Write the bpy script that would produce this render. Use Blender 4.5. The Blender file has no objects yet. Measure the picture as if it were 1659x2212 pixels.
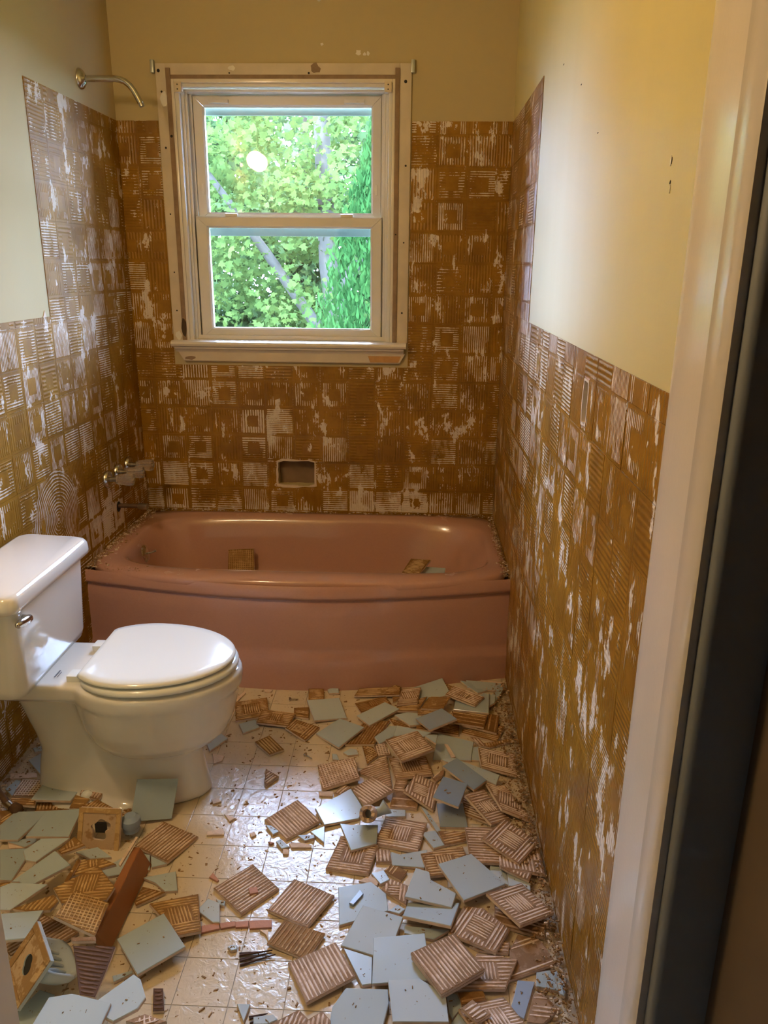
import bpy, bmesh, math, random
import numpy as np
from mathutils import Vector, Matrix, noise
random.seed(7); rng=np.random.default_rng(7)
S=bpy.context.scene; COL=S.collection
PI=math.pi
# ---------------------------------------------------------------- camera
cam_d=bpy.data.cameras.new('camera'); cam=bpy.data.objects.new('camera',cam_d); COL.objects.link(cam); S.camera=cam
cam_d.sensor_fit='HORIZONTAL'; cam_d.sensor_width=36.0; cam_d.lens=1691.5262/1659*36.0; cam_d.clip_start=.02
_f=1691.5262; yaw,pitch,roll=0.038366,0.304877,0.009491
fwd=Vector((-math.sin(yaw)*math.cos(pitch),math.cos(yaw)*math.cos(pitch),-math.sin(pitch)))
rt=Vector((math.cos(yaw),math.sin(yaw),0)); up=rt.cross(fwd)
r2=rt*math.cos(roll)+up*math.sin(roll); u2=-rt*math.sin(roll)+up*math.cos(roll)
m=Matrix((r2,u2,-fwd)).transposed().to_4x4(); m.translation=Vector((1.17284,-3.28303,1.43339)); cam.matrix_world=m
# ---------------------------------------------------------------- light
S.view_settings.view_transform='Standard'; S.view_settings.look='None'; S.view_settings.gamma=1; S.view_settings.use_curve_mapping=False
S.view_settings.exposure=1.2
SKY=30.0; SUN=9.0; LAMP=52.0
w=bpy.data.worlds.new('sky'); S.world=w; w.use_nodes=True
w.node_tree.nodes['Background'].inputs[0].default_value=(.51,.69,1.06,1); w.node_tree.nodes['Background'].inputs[1].default_value=SKY
sd=bpy.data.lights.new('sun','SUN'); sd.energy=SUN; sd.angle=.01; sd.color=(1,.96,.88)
so=bpy.data.objects.new('sun',sd); COL.objects.link(so); so.rotation_euler=(math.radians(38),0,math.radians(-25))
pd=bpy.data.lights.new('window_portal','AREA'); pd.shape='RECTANGLE'; pd.size=.86; pd.size_y=1.0
po=bpy.data.objects.new('window_portal',pd); COL.objects.link(po); po.location=(.65,.17,1.62); po.rotation_euler=(math.radians(-90),0,0)
pd.cycles.is_portal=True
try: S.cycles.use_denoising=True; S.cycles.max_bounces=10; S.cycles.transparent_max_bounces=12; S.cycles.sample_clamp_indirect=8
except Exception: pass
# ---------------------------------------------------------------- node helpers
class NT:
    def __init__(s,name):
        s.m=bpy.data.materials.new(name); s.m.use_nodes=True; s.t=s.m.node_tree; s.n=s.t.nodes
        s.b=s.n['Principled BSDF']; s.out=s.n['Material Output']
    def link(s,a,b): s.t.links.new(a,b)
    def put(s,sock,v):
        if isinstance(v,bpy.types.NodeSocket): s.link(v,sock)
        elif isinstance(v,(tuple,list)): sock.default_value=tuple(v)+((1,) if len(v)==3 and len(sock.default_value)==4 else ())
        else: sock.default_value=v
    def ma(s,op,a,b=None,c=None,clamp=False):
        n=s.n.new('ShaderNodeMath'); n.operation=op; n.use_clamp=clamp
        s.put(n.inputs[0],a)
        if b is not None: s.put(n.inputs[1],b)
        if c is not None: s.put(n.inputs[2],c)
        return n.outputs[0]
    def step(s,x,lo,hi):
        n=s.n.new('ShaderNodeMapRange'); n.interpolation_type='SMOOTHSTEP'
        s.put(n.inputs[0],x); n.inputs[1].default_value=lo; n.inputs[2].default_value=hi
        return n.outputs[0]
    def mix(s,f,a,b):
        n=s.n.new('ShaderNodeMix'); n.data_type='RGBA'
        s.put(n.inputs[0],f); s.put(n.inputs[6],a); s.put(n.inputs[7],b); return n.outputs[2]
    def noise(s,scale,detail=3,vec=None,rough=.55,stretch=None,dist=0):
        n=s.n.new('ShaderNodeTexNoise'); n.inputs['Scale'].default_value=scale; n.inputs['Detail'].default_value=detail
        n.inputs['Roughness'].default_value=rough; n.inputs['Distortion'].default_value=dist
        v=vec if vec is not None else s.obj()
        if stretch:
            mp=s.n.new('ShaderNodeMapping'); mp.inputs['Scale'].default_value=stretch; s.link(v,mp.inputs[0]); v=mp.outputs[0]
        s.link(v,n.inputs['Vector']); return n.outputs['Fac']
    def obj(s):
        if not hasattr(s,'_tc'): s._tc=s.n.new('ShaderNodeTexCoord')
        return s._tc.outputs['Object']
    def pos(s):
        if not hasattr(s,'_g'): s._g=s.n.new('ShaderNodeNewGeometry')
        return s._g.outputs['Position']
    def rnd(s):
        if not hasattr(s,'_oi'): s._oi=s.n.new('ShaderNodeObjectInfo')
        return s._oi.outputs['Random']
    def sep(s,v):
        n=s.n.new('ShaderNodeSeparateXYZ'); s.link(v,n.inputs[0]); return n.outputs
    def bump(s,h,strength=.5,dist=.002):
        n=s.n.new('ShaderNodeBump'); n.inputs['Strength'].default_value=strength; n.inputs['Distance'].default_value=dist
        s.link(h,n.inputs['Height']); s.link(n.outputs[0],s.b.inputs['Normal'])
    def set(s,color=None,rough=None,metal=None,spec=None,coat=None):
        if color is not None: s.put(s.b.inputs['Base Color'],color)
        if rough is not None: s.put(s.b.inputs['Roughness'],rough)
        if metal is not None: s.put(s.b.inputs['Metallic'],metal)
        if spec is not None: s.put(s.b.inputs['Specular IOR Level'],spec)
        if coat is not None: s.b.inputs['Coat Weight'].default_value=coat; s.b.inputs['Coat Roughness'].default_value=.06
        return s.m
def simple(name,color,rough=.5,metal=0,var=.08,scale=20,bump=0,coat=None,spec=None):
    t=NT(name); n=t.noise(scale,4)
    c=t.mix(n,tuple(x*(1-var) for x in color),tuple(min(1,x*(1+var)) for x in color))
    if bump: t.bump(n,bump,.002)
    return t.set(c,rough,metal,spec,coat)
# ---------------------------------------------------------------- object helpers
def link(name,me,mats,parent=None,loc=None,smooth=False,**pr):
    o=bpy.data.objects.new(name,me); COL.objects.link(o)
    if mats is not None and not me.materials:
        for mm in (mats if isinstance(mats,(list,tuple)) else [mats]): me.materials.append(mm)
    if parent is not None: o.parent=parent
    if loc is not None: o.location=loc
    if smooth:
        for p in me.polygons: p.use_smooth=True
    for k,v in pr.items(): o[k]=v
    return o
def from_bm(name,bm,mats,parent=None,loc=None,smooth=False,auto=None,**pr):
    bmesh.ops.recalc_face_normals(bm,faces=bm.faces)
    me=bpy.data.meshes.new(name); bm.to_mesh(me); bm.free()
    if auto is not None:
        for p in me.polygons: p.use_smooth=True
        me.set_sharp_from_angle(angle=math.radians(auto))
    return link(name,me,mats,parent,loc,smooth,**pr)
def from_py(name,V,F,mats,parent=None,loc=None,smooth=False,auto=None,mi=None,**pr):
    me=bpy.data.meshes.new(name); me.from_pydata([tuple(v) for v in V],[],[tuple(f) for f in F]); me.update()
    if auto is not None:
        for p in me.polygons: p.use_smooth=True
        me.set_sharp_from_angle(angle=math.radians(auto))
    o=link(name,me,mats,parent,loc,smooth,**pr)
    if mi is not None:
        for p,k in zip(me.polygons,mi): p.material_index=k
    return o
def empty(name,loc=(0,0,0),parent=None,rot=None,**pr):
    o=bpy.data.objects.new(name,None); COL.objects.link(o); o.location=loc; o.empty_display_size=.05
    if parent is not None: o.parent=parent
    if rot: o.rotation_euler=rot
    for k,v in pr.items(): o[k]=v
    return o
def bx(bm,x0,x1,y0,y1,z0,z1,bev=0,M=None):
    r=bmesh.ops.create_cube(bm,size=1); vs=r['verts']
    for v in vs: v.co=Vector(((x0+x1)/2+v.co.x*(x1-x0),(y0+y1)/2+v.co.y*(y1-y0),(z0+z1)/2+v.co.z*(z1-z0)))
    if bev:
        es=list({e for v in vs for e in v.link_edges})
        g=bmesh.ops.bevel(bm,geom=es,offset=bev,segments=2,affect='EDGES',profile=.6); vs=g['verts']
    if M:
        for v in vs: v.co=M@v.co
def box(name,x0,x1,y0,y1,z0,z1,mat,parent=None,bev=0,**pr):
    """box mesh with its origin at its centre; coordinates in parent's space"""
    bm=bmesh.new(); c=((x0+x1)/2,(y0+y1)/2,(z0+z1)/2)
    bx(bm,x0-c[0],x1-c[0],y0-c[1],y1-c[1],z0-c[2],z1-c[2],bev)
    return from_bm(name,bm,mat,parent,c,auto=24 if bev else None,**pr)
def cyl(bm,p0,p1,r0,r1=None,n=24,caps=True):
    p0,p1=Vector(p0),Vector(p1); r1=r0 if r1 is None else r1
    d=(p1-p0); L=d.length; q=Vector((0,0,1)).rotation_difference(d.normalized())
    r=bmesh.ops.create_cone(bm,cap_ends=caps,segments=n,radius1=r0,radius2=r1,depth=L)
    for v in r['verts']: v.co=q@v.co+(p0+p1)/2
def lathe(name,prof,mat,parent=None,loc=(0,0,0),axis='z',n=32,auto=35,**pr):
    V=[];F=[];k=len(prof)
    for i in range(n):
        a=2*PI*i/n
        for r,z in prof:
            x,y=r*math.cos(a),r*math.sin(a)
            V.append((x,y,z) if axis=='z' else (z,x,y) if axis=='x' else (x,z,y))
    for i in range(n):
        for j in range(k-1):
            a=i*k+j;b=((i+1)%n)*k+j; F.append((a,b,b+1,a+1))
    bm=bmesh.new(); vs=[bm.verts.new(v) for v in V]
    for f in F:
        try: bm.faces.new([vs[i] for i in f])
        except ValueError: pass
    bmesh.ops.remove_doubles(bm,verts=bm.verts,dist=1e-6)
    return from_bm(name,bm,mat,parent,loc,auto=auto,**pr)
def tube(name,pts,r,mat,parent=None,n=16,loc=None,**pr):
    """swept tube through pts; r number or list"""
    P=[Vector(p) for p in pts]; V=[];F=[]; R=r if isinstance(r,(list,tuple)) else [r]*len(P)
    nrm=None
    for i,p in enumerate(P):
        t=(P[min(i+1,len(P)-1)]-P[max(i-1,0)]).normalized()
        if nrm is None: nrm=t.orthogonal().normalized()
        nrm=(nrm-t*nrm.dot(t)).normalized(); bn=t.cross(nrm)
        for k in range(n):
            a=2*PI*k/n; V.append(p+(nrm*math.cos(a)+bn*math.sin(a))*R[i])
    for i in range(len(P)-1):
        for k in range(n):
            F.append((i*n+k,i*n+(k+1)%n,(i+1)*n+(k+1)%n,(i+1)*n+k))
    F.append(tuple(range(n))[::-1]); F.append(tuple(range((len(P)-1)*n,len(P)*n)))
    return from_py(name,V,F,mat,parent,loc,auto=50,**pr)
def loft(name,rings,mat,parent=None,cap0=True,cap1=True,loc=None,auto=60,**pr):
    n=len(rings[0]); V=[v for r in rings for v in r]; F=[]
    for i in range(len(rings)-1):
        for k in range(n): F.append((i*n+k,i*n+(k+1)%n,(i+1)*n+(k+1)%n,(i+1)*n+k))
    if cap0: F.append(tuple(range(n))[::-1])
    if cap1: F.append(tuple(range((len(rings)-1)*n,len(rings)*n)))
    return from_py(name,V,F,mat,parent,loc,auto=auto,**pr)
def slab(name,poly,th,mat,parent=None,bev=.0,loc=None,**pr):
    """flat polygon (3D points, CCW seen from its face) given a thickness behind it"""
    P=[Vector(p) for p in poly]; c=sum(P,Vector())/len(P)
    nn=Vector()
    for i in range(len(P)): nn+=(P[i]-c).cross(P[(i+1)%len(P)]-c)
    nn.normalize(); n=len(P)
    V=[p+(c-p).normalized()*bev-c for p in P]+[p-nn*bev*.7-c for p in P]+[p-nn*th-c for p in P]
    F=[tuple(range(n))]
    for r in (0,1):
        for i in range(n): F.append((r*n+i,(r+1)*n+i,(r+1)*n+(i+1)%n,r*n+(i+1)%n))
    F.append(tuple(range(2*n,3*n))[::-1])
    return from_py(name,V,F,mat,parent,tuple(c),mi=[0]+[0]*n+[1]*n+[1] if isinstance(mat,list) else None,**pr)
def Wm(o):
    m=o.matrix_basis.copy()
    return (Wm(o.parent)@o.matrix_parent_inverse@m) if o.parent else m
def keep(o,parent):   # child given in world coordinates stays where it is
    o.parent=parent; o.matrix_parent_inverse=Wm(parent).inverted()
_link=link
def link(name,me,mats,parent=None,loc=None,smooth=False,**pr):
    o=_link(name,me,mats,None,loc,smooth,**pr)
    if parent is not None: keep(o,parent)
    return o
_empty=empty
def empty(name,loc=(0,0,0),parent=None,rot=None,**pr):
    o=_empty(name,loc,None,rot,**pr)
    if parent is not None: keep(o,parent)
    return o
# ================================================================ materials
def paint_mat(name,base,rough=.38,var=.06):
    t=NT(name); n=t.noise(1.6,4,t.pos()); n2=t.noise(14,3,t.pos(),stretch=(1,1,.12))
    c=t.mix(n,tuple(x*(1-var) for x in base),tuple(min(1,x*(1+var)) for x in base))
    t.bump(t.ma('ADD',t.noise(120,2,t.pos()),t.ma('MULTIPLY',n2,1.2)),.12,.001)
    r=t.ma('ADD',t.ma('MULTIPLY',n2,.12),rough-.06)
    return t.set(c,r,spec=.5)
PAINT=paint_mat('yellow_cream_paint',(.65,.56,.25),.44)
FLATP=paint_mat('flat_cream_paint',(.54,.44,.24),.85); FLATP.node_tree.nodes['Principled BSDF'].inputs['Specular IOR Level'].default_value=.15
TRIM=paint_mat('white_gloss_paint',(.76,.69,.58),.2,.03)
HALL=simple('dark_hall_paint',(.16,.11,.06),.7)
PLASTER=simple('bare_plaster',(.68,.55,.42),.85,var=.15,scale=30,bump=.3)
BOARD=simple('painted_board',(.66,.56,.42),.6,var=.22,scale=9,bump=.3)
RAWWOOD=simple('raw_wood',(.30,.20,.12),.8,var=.4,scale=30,bump=.5)
ORWOOD=simple('orange_bare_wood',(.55,.29,.10),.7,var=.25,scale=40)
VINYL=simple('window_vinyl',(.72,.68,.60),.35,var=.03)
DARK=simple('dark_gap',(.03,.025,.02),.9)
WHITEF=simple('white_flake',(.80,.76,.68),.7)
CHROME=simple('chrome',(.62,.60,.56),.16,1,var=.04)
DULLM=simple('dull_nickel',(.42,.38,.30),.3,1,var=.15)
RUSTM=simple('rusty_pipe',(.16,.09,.05),.6,.5,var=.5,scale=40,bump=.5)
CHINA=simple('white_china',(.78,.75,.68),.09,var=.015,scale=3,coat=.6)
SEATM=simple('seat_plastic',(.80,.81,.76),.14,var=.01,scale=3)
PINK=None
t=NT('pink_enamel'); n=t.noise(160,2,t.pos()); d=t.step(t.noise(9,6,t.pos(),rough=.75),.60,.70)
c=t.mix(n,(.50,.27,.205),(.55,.31,.24)); c=t.mix(t.ma('MULTIPLY',d,.35),c,(.34,.20,.12))
PINK=t.set(c,t.ma('ADD',.16,t.ma('MULTIPLY',d,.25)),spec=.5,coat=.25)
# ridged adhesive left on the walls
W_=1.524
def adhesive_mat(name,pad=True,ring=False,matt=0.0,spec=.3):
    t=NT(name); P=t.pos(); T=.1165
    n1=t.noise(7,4,P,rough=.65); n2=t.noise(21,5,P,rough=.72,stretch=(1,1,.45)); n3=t.noise(60,2,P)
    wob=t.ma('MULTIPLY',t.ma('SUBTRACT',t.noise(16,2,P),.5),2.6)
    brown=t.mix(t.step(n1,.3,.75),(.22,.098,.006),(.41,.205,.016)); 
    brown=t.mix(t.ma('MULTIPLY',n3,.4),brown,(.34,.17,.02))
    white=t.mix(n3,(.66,.55,.43),(.80,.70,.58))
    if pad:
        o=t.sep(t.obj()); u=t.ma('DIVIDE',o[0],T); v=t.ma('DIVIDE',o[2],T); r=t.rnd()
        r2=t.ma('FRACT',t.ma('MULTIPLY',r,17.3)); r3=t.ma('FRACT',t.ma('MULTIPLY',r,57.1))
        cnt=t.ma('ADD',8.5,t.ma('MULTIPLY',r3,6.0))
        lv=t.ma('SINE',t.ma('ADD',t.ma('MULTIPLY',t.ma('MULTIPLY',u,cnt),2*PI),wob))
        lh=t.ma('SINE',t.ma('ADD',t.ma('MULTIPLY',t.ma('MULTIPLY',v,cnt),2*PI),wob))
        isH=t.ma('GREATER_THAN',r,.52)
        au=t.ma('ABSOLUTE',u); av=t.ma('ABSOLUTE',v); ch=t.ma('MAXIMUM',au,av)
        frm=t.ma('MULTIPLY',t.step(ch,.19,.23),t.ma('SUBTRACT',1.0,t.step(ch,.40,.45)))
        cen=t.ma('SUBTRACT',1.0,t.step(ch,.18,.22))
        edge=t.step(ch,.43,.49)
        line=t.ma('ADD',t.ma('MULTIPLY',lh,isH),t.ma('MULTIPLY',lv,t.ma('SUBTRACT',1.0,isH)))
        nest=t.ma('GREATER_THAN',r2,.45)
        # nested pads: outer frame keeps the lines, middle is plain or crossed
        keepf=t.ma('ADD',t.ma('MULTIPLY',frm,nest),t.ma('MULTIPLY',t.ma('SUBTRACT',1.0,nest),t.ma('SUBTRACT',1.0,edge)))
        l01=t.ma('MULTIPLY',t.ma('ADD',line,1.0),.5)
        lk=t.ma('MULTIPLY',l01,keepf)
        sc=t.ma('ADD',t.ma('MULTIPLY',lk,.28),t.ma('ADD',t.ma('MULTIPLY',n2,.80),t.ma('MULTIPLY',r3,.17)))
        sc=t.ma('ADD',sc,t.ma('MULTIPLY',n1,.25))
        # places where the skim coat came off with the tiles
        for (bx_,by_,bz_,br,am) in ((.505,0,.77,.11,.20),(.24,0,1.02,.10,.14),(.13,0,.50,.12,.12),(.27,0,.62,.08,.1),(0,-.40,.50,.13,.22),(0,-.62,.45,.16,.16),(0,-1.25,.78,.10,.16),(0,-1.22,1.05,.1,.16),(1.18,0,.44,.1,.14),(.95,0,.42,.1,.12),(0,-.12,1.45,.15,.08),(W_,-2.02,1.22,.08,.1),(W_,-.9,.9,.2,.06),(W_,-1.5,1.05,.15,.06),(W_,-1.75,.55,.75,-.055),(W_,-.75,1.1,.4,.04)):
            vd=t.n.new('ShaderNodeVectorMath'); vd.operation='DISTANCE'; t.link(P,vd.inputs[0]); vd.inputs[1].default_value=(bx_,by_,bz_)
            sc=t.ma('ADD',sc,t.ma('MULTIPLY',t.ma('SUBTRACT',1.0,t.step(vd.outputs['Value'],br*.5,br*1.25)),am))
        sc=t.ma('ADD',sc,t.ma('MULTIPLY',t.ma('SUBTRACT',1.0,t.step(t.sep(P)[2],.40,.46)),t.ma('MULTIPLY',t.ma('LESS_THAN',t.ma('ABSOLUTE',t.sep(P)[1]),.02),.14)))
        wh=t.step(sc,.868,.886)
        fl=t.step(t.ma('ADD',t.ma('MULTIPLY',n2,.7),t.ma('MULTIPLY',n1,.5)),.68,.69)
        wh=t.ma('MAXIMUM',wh,fl)
        z=t.sep(P)[2]
        h=t.ma('ADD',t.ma('MULTIPLY',lk,.9),t.ma('MULTIPLY',n3,.35))
        h=t.ma('ADD',h,t.ma('MULTIPLY',t.ma('MULTIPLY',cen,nest),.35))
    else:
        l01=t.ma('MULTIPLY',t.ma('ADD',t.ma('SINE',t.ma('ADD',t.ma('MULTIPLY',t.sep(P)[2],560.0),wob)),1.0),.5)
        wh=t.step(t.ma('ADD',t.ma('MULTIPLY',n2,.8),t.ma('MULTIPLY',l01,.15)),.54,.58); h=l01
    if ring:
        # trowel arcs swept over the wet adhesive near the taps
        s=t.sep(P); dy=t.ma('ADD',s[1],.86); dz=t.ma('SUBTRACT',s[2],.62)
        dd=t.ma('SQRT',t.ma('ADD',t.ma('MULTIPLY',dy,dy),t.ma('MULTIPLY',dz,dz)))
        rl=t.ma('MULTIPLY',t.ma('ADD',t.ma('SINE',t.ma('ADD',t.ma('MULTIPLY',dd,560.0),t.ma('MULTIPLY',wob,2.6))),1.0),.5)
        inr=t.ma('SUBTRACT',1.0,t.step(t.ma('ADD',dd,t.ma('MULTIPLY',n1,.10)),.20,.22))
        wr=t.step(t.ma('ADD',t.ma('MULTIPLY',rl,.35),n2),.74,.80)
        wh=t.ma('ADD',t.ma('MULTIPLY',wr,inr),t.ma('MULTIPLY',wh,t.ma('SUBTRACT',1.0,inr)))
        h=t.ma('ADD',t.ma('MULTIPLY',rl,inr),t.ma('MULTIPLY',h,t.ma('SUBTRACT',1.0,inr)))
    c=t.mix(wh,brown,white)
    t.bump(t.ma('ADD',h,t.ma('MULTIPLY',wh,-.4)),.75,.0016)
    return t.set(c,t.ma('ADD',.30+matt,t.ma('MULTIPLY',wh,.45-matt)),spec=spec)
PAD=adhesive_mat('ridged_adhesive'); PADL=adhesive_mat('ridged_adhesive_dull',matt=.28,spec=.10); PADR=adhesive_mat('ridged_adhesive_with_arcs',ring=True,matt=.28,spec=.12); BED=adhesive_mat('mortar_bed',pad=False,matt=.2,spec=.15)
def glaze_mat(name,a,b):
    t=NT(name); r=t.rnd(); sp=t.step(t.noise(90,2),.70,.74)
    c=t.mix(r,a,b); c=t.mix(t.ma('MULTIPLY',sp,.5),c,(.30,.24,.17))
    t.bump(t.noise(14,2),.08,.002)
    return t.set(c,t.ma('ADD',.10,t.ma('MULTIPLY',t.noise(25,3),.16)),spec=.55)
GLAZE=glaze_mat('grey_green_glaze',(.40,.48,.51),(.50,.575,.61)); GLAZEB=glaze_mat('slate_blue_glaze',(.26,.34,.44),(.32,.40,.52))
def bisque(name,base,stain,amt):
    t=NT(name); n=t.noise(55,4); k=t.step(t.ma('ADD',t.noise(24,4,rough=.7),t.ma('MULTIPLY',t.rnd(),.16)),.50+.12*(1-amt),.60+.12*(1-amt))
    c=t.mix(n,tuple(x*.86 for x in base),base); c=t.mix(t.ma('MULTIPLY',k,amt),c,stain)
    t.bump(t.noise(120,3),.4,.0015)
    return t.set(c,.75,spec=.3)
BISQ=bisque('bisque',(.78,.61,.48),(.40,.26,.15),.3)
RED=bisque('pink_bisque',(.55,.27,.18),(.34,.18,.12),.3)
BASE={'pink':bisque('pink_back_base',(.38,.235,.135),(.24,.13,.055),.8),'tan':bisque('tan_back_base',(.34,.19,.06),(.26,.13,.035),.8),'brown':bisque('brown_back_base',(.31,.16,.045),(.20,.09,.02),.8)}  # pink and tan: partly clay and glue, partly daylight and lamp tint painted in
RIDGE={'pink':bisque('pink_ridge',(.84,.67,.56),(.50,.33,.21),.65),'tan':bisque('tan_ridge',(.70,.46,.20),(.40,.22,.07),.6),'brown':bisque('brown_ridge',(.66,.44,.23),(.30,.15,.045),.75)}  # ridges likewise carry daylit pink and lamplit tan in their own colours
DKB=bisque('dark_back',(.12,.06,.035),(.08,.04,.02),.5); DKR=bisque('dark_ridge',(.20,.11,.07),(.1,.05,.03),.5)
t=NT('vinyl_floor'); n=t.noise(5,5,t.pos(),rough=.65); n2=t.noise(38,3,t.pos(),dist=1.0)
c=t.mix(n,(.60,.49,.34),(.72,.62,.47)); c=t.mix(t.ma('MULTIPLY',t.step(t.noise(30,5,t.pos(),rough=.8),.57,.72),.55),c,(.33,.22,.11))
t.bump(n2,.7,.002); FLOOR=t.set(c,t.ma('ADD',.10,t.ma('MULTIPLY',t.noise(20,3,t.pos()),.2)),spec=.55)
GROOVE=simple('floor_groove',(.45,.36,.25),.5,var=.2)
# thin window glass: clear with a faint even reflection
t=NT('window_glass'); g=t.n.new('ShaderNodeBsdfGlossy'); g.inputs['Roughness'].default_value=.02; tr=t.n.new('ShaderNodeBsdfTransparent'); tr.inputs[0].default_value=(.95,.96,.97,1)
fr=t.n.new('ShaderNodeFresnel'); fr.inputs[0].default_value=1.45; mx=t.n.new('ShaderNodeMixShader'); t.link(fr.outputs[0],mx.inputs[0]); t.link(tr.outputs[0],mx.inputs[1]); t.link(g.outputs[0],mx.inputs[2]); t.link(mx.outputs[0],t.out.inputs[0]); GLASS=t.m
t=NT('clear_acrylic'); t.b.inputs['Transmission Weight'].default_value=.85; ACRYL=t.set((.86,.80,.74),.12); t.b.inputs['IOR'].default_value=1.45
# ================================================================ structure
W=1.524; YE=-.752; YC=-2.196; ZT=1.957; ZW=1.2686; TP=.1165
def wall_mesh(name,fn,us,vs,holes,th,mat,**pr):
    us=sorted({round(x,5) for x in list(us)+[h[0] for h in holes]+[h[1] for h in holes]}); vs=sorted({round(x,5) for x in list(vs)+[h[2] for h in holes]+[h[3] for h in holes]})
    bm=bmesh.new(); cache={}
    def vt(i,j,k):
        key=(i,j,k)
        if key not in cache: cache[key]=bm.verts.new(fn(us[i],vs[j],th*k))
        return cache[key]
    def full(i,j):
        if not(0<=i<len(us)-1 and 0<=j<len(vs)-1): return False
        a,b=(us[i]+us[i+1])/2,(vs[j]+vs[j+1])/2
        return not any(h[0]<a<h[1] and h[2]<b<h[3] for h in holes)
    for i in range(len(us)-1):
        for j in range(len(vs)-1):
            if not full(i,j): continue
            q=((i,j),(i+1,j),(i+1,j+1),(i,j+1))
            for k in (0,1): bm.faces.new([vt(a,b,k) for a,b in q])
            for (di,dj,e) in ((0,-1,(q[0],q[1])),(1,0,(q[1],q[2])),(0,1,(q[2],q[3])),(-1,0,(q[3],q[0]))):
                if not full(i+di,j+dj): bm.faces.new([vt(*e[0],0),vt(*e[1],0),vt(*e[1],1),vt(*e[0],1)])
    return from_bm(name,bm,mat,kind='structure',**pr)
WIN=(.225,1.075,1.10,2.10); HOLE=(.584,.743,.512,.623)
RH=[(-1.688,-1.642,1.125,1.212),(-1.022,-.982,1.14,1.20)]
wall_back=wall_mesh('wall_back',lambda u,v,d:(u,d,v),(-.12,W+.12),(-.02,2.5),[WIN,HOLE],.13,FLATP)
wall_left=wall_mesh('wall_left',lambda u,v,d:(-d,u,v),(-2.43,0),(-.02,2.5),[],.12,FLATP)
wall_right=wall_mesh('wall_right',lambda u,v,d:(W+d,u,v),(-2.43,0),(-.02,2.5),RH,.12,PAINT)
wall_front=wall_mesh('wall_front',lambda u,v,d:(u,-2.43-d,v),(-.12,W+.12),(-.02,2.5),[(.585,W-.003,-.02,2.07)],.12,PAINT)
ceiling=box('ceiling',-.12,W+.12,-2.53,.13,2.5,2.6,PAINT,kind='structure')
floor=box('floor',-.12,W+.12,-4.2,.13,-.06,-.0015,GROOVE,kind='structure')
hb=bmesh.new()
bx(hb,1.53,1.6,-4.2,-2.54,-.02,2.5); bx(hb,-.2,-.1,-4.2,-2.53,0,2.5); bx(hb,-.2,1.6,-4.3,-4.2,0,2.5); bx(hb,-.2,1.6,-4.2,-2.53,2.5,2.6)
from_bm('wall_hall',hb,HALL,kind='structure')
# vinyl floor squares (0.115 m grid)
fm=None
bm=bmesh.new(); bx(bm,-.0567,.0567,-.0567,.0567,-.0012,0,.0009); ftm=bpy.data.meshes.new('floor_tile'); bm.to_mesh(ftm); bm.free(); ftm.materials.append(FLOOR)
for p in ftm.polygons: p.use_smooth=False
def ftile(cx,cy): link('floor_tile',ftm,None,floor,(cx,cy,0))
for i in range(14):
    x=.705+.1145*(i-6)+.05725
    if x-.056<0 or x+.056>W: continue
    for j in range(24):
        y=-.77-.1145*j
        if y<-2.75: continue
        if y<-2.2 and not(.62<x<1.4): continue
        ftile(x,y)
# leftover strips by the walls
# ---- adhesive pads
def pad_mesh(u0,u1,v0,v1,th):
    bm=bmesh.new(); bx(bm,u0,u1,-th,0,v0,v1); b=bmesh.new
    me=bpy.data.meshes.new('adhesive_patch'); bm.to_mesh(me); bm.free(); return me
_cache={}
def pad(wall,M,uc,vc,u0,u1,v0,v1,blocks,mat):
    """pad cell centred (uc,vc) in wall coordinates, clipped to u0..u1, v0..v1 and away from the blocks"""
    cells=[(u0,u1,v0,v1)]
    for b in blocks:
        out=[]
        for (a,c,e,f) in cells:
            if b[1]<=a or b[0]>=c or b[3]<=e or b[2]>=f: out.append((a,c,e,f)); continue
            opts=[(a,b[0],e,f),(b[1],c,e,f),(a,c,e,b[2]),(a,c,b[3],f)]
            opts=[o for o in opts if o[1]-o[0]>.012 and o[3]-o[2]>.012]
            if opts: out.append(max(opts,key=lambda o:(o[1]-o[0])*(o[3]-o[2])))
        cells=out
    for (a,c,e,f) in cells:
        if c-a<.012 or f-e<.012: continue
        th=round(.0009+.0003*random.choice((0,1,2)),4)
        g=.0006
        key=(round(a-uc,3),round(c-uc,3),round(e-vc,3),round(f-vc,3),th,mat.name)
        if key not in _cache:
            me=pad_mesh(a-uc+g,c-uc-g,e-vc+g,f-vc-g,th); me.materials.append(mat); _cache[key]=me
        o=_link('adhesive_patch',_cache[key],None,None)
        o.matrix_basis=M@Matrix.Translation((uc,-.0006,vc)); keep(o,wall)
def rows(ztop,zbot,cap=.044):
    r=[(ztop-cap,ztop)]; z=ztop-cap
    while z-zbot>.02:
        r.append((max(z-.1178,zbot),z)); z-=.1178
    return r
def cols(start,lo,hi):
    r=[]; a=start
    while a>lo: a-=TP
    while a<hi-.01:
        if min(a+TP,hi)-max(a,lo)>.01: r.append((a,a+TP,max(a,lo),min(a+TP,hi)))
        a+=TP
    return r
def lay(wall,M,cs,rs,blocks,mat,pick=None):
    for (a,b,lo,hi) in cs:
        for (z0,z1) in rs:
            mt=pick((lo+hi)/2,(z0+z1)/2) if pick else mat
            zc=z1-.1178/2 if z1-z0<.117 and z0<.5 else (z0+z1)/2
            pad(wall,M,(a+b)/2,zc,lo,hi,z0,z1,blocks,mt)
Mb=Matrix.Identity(4)                                   # back wall: u=x, faces -y
Ml=Matrix.Rotation(math.radians(90),4,'Z')              # left wall: u=y, faces +x
Mr=Matrix.Translation((W,0,0))@Matrix.Rotation(math.radians(-90),4,'Z')   # right wall: u=-y, faces -x
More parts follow.
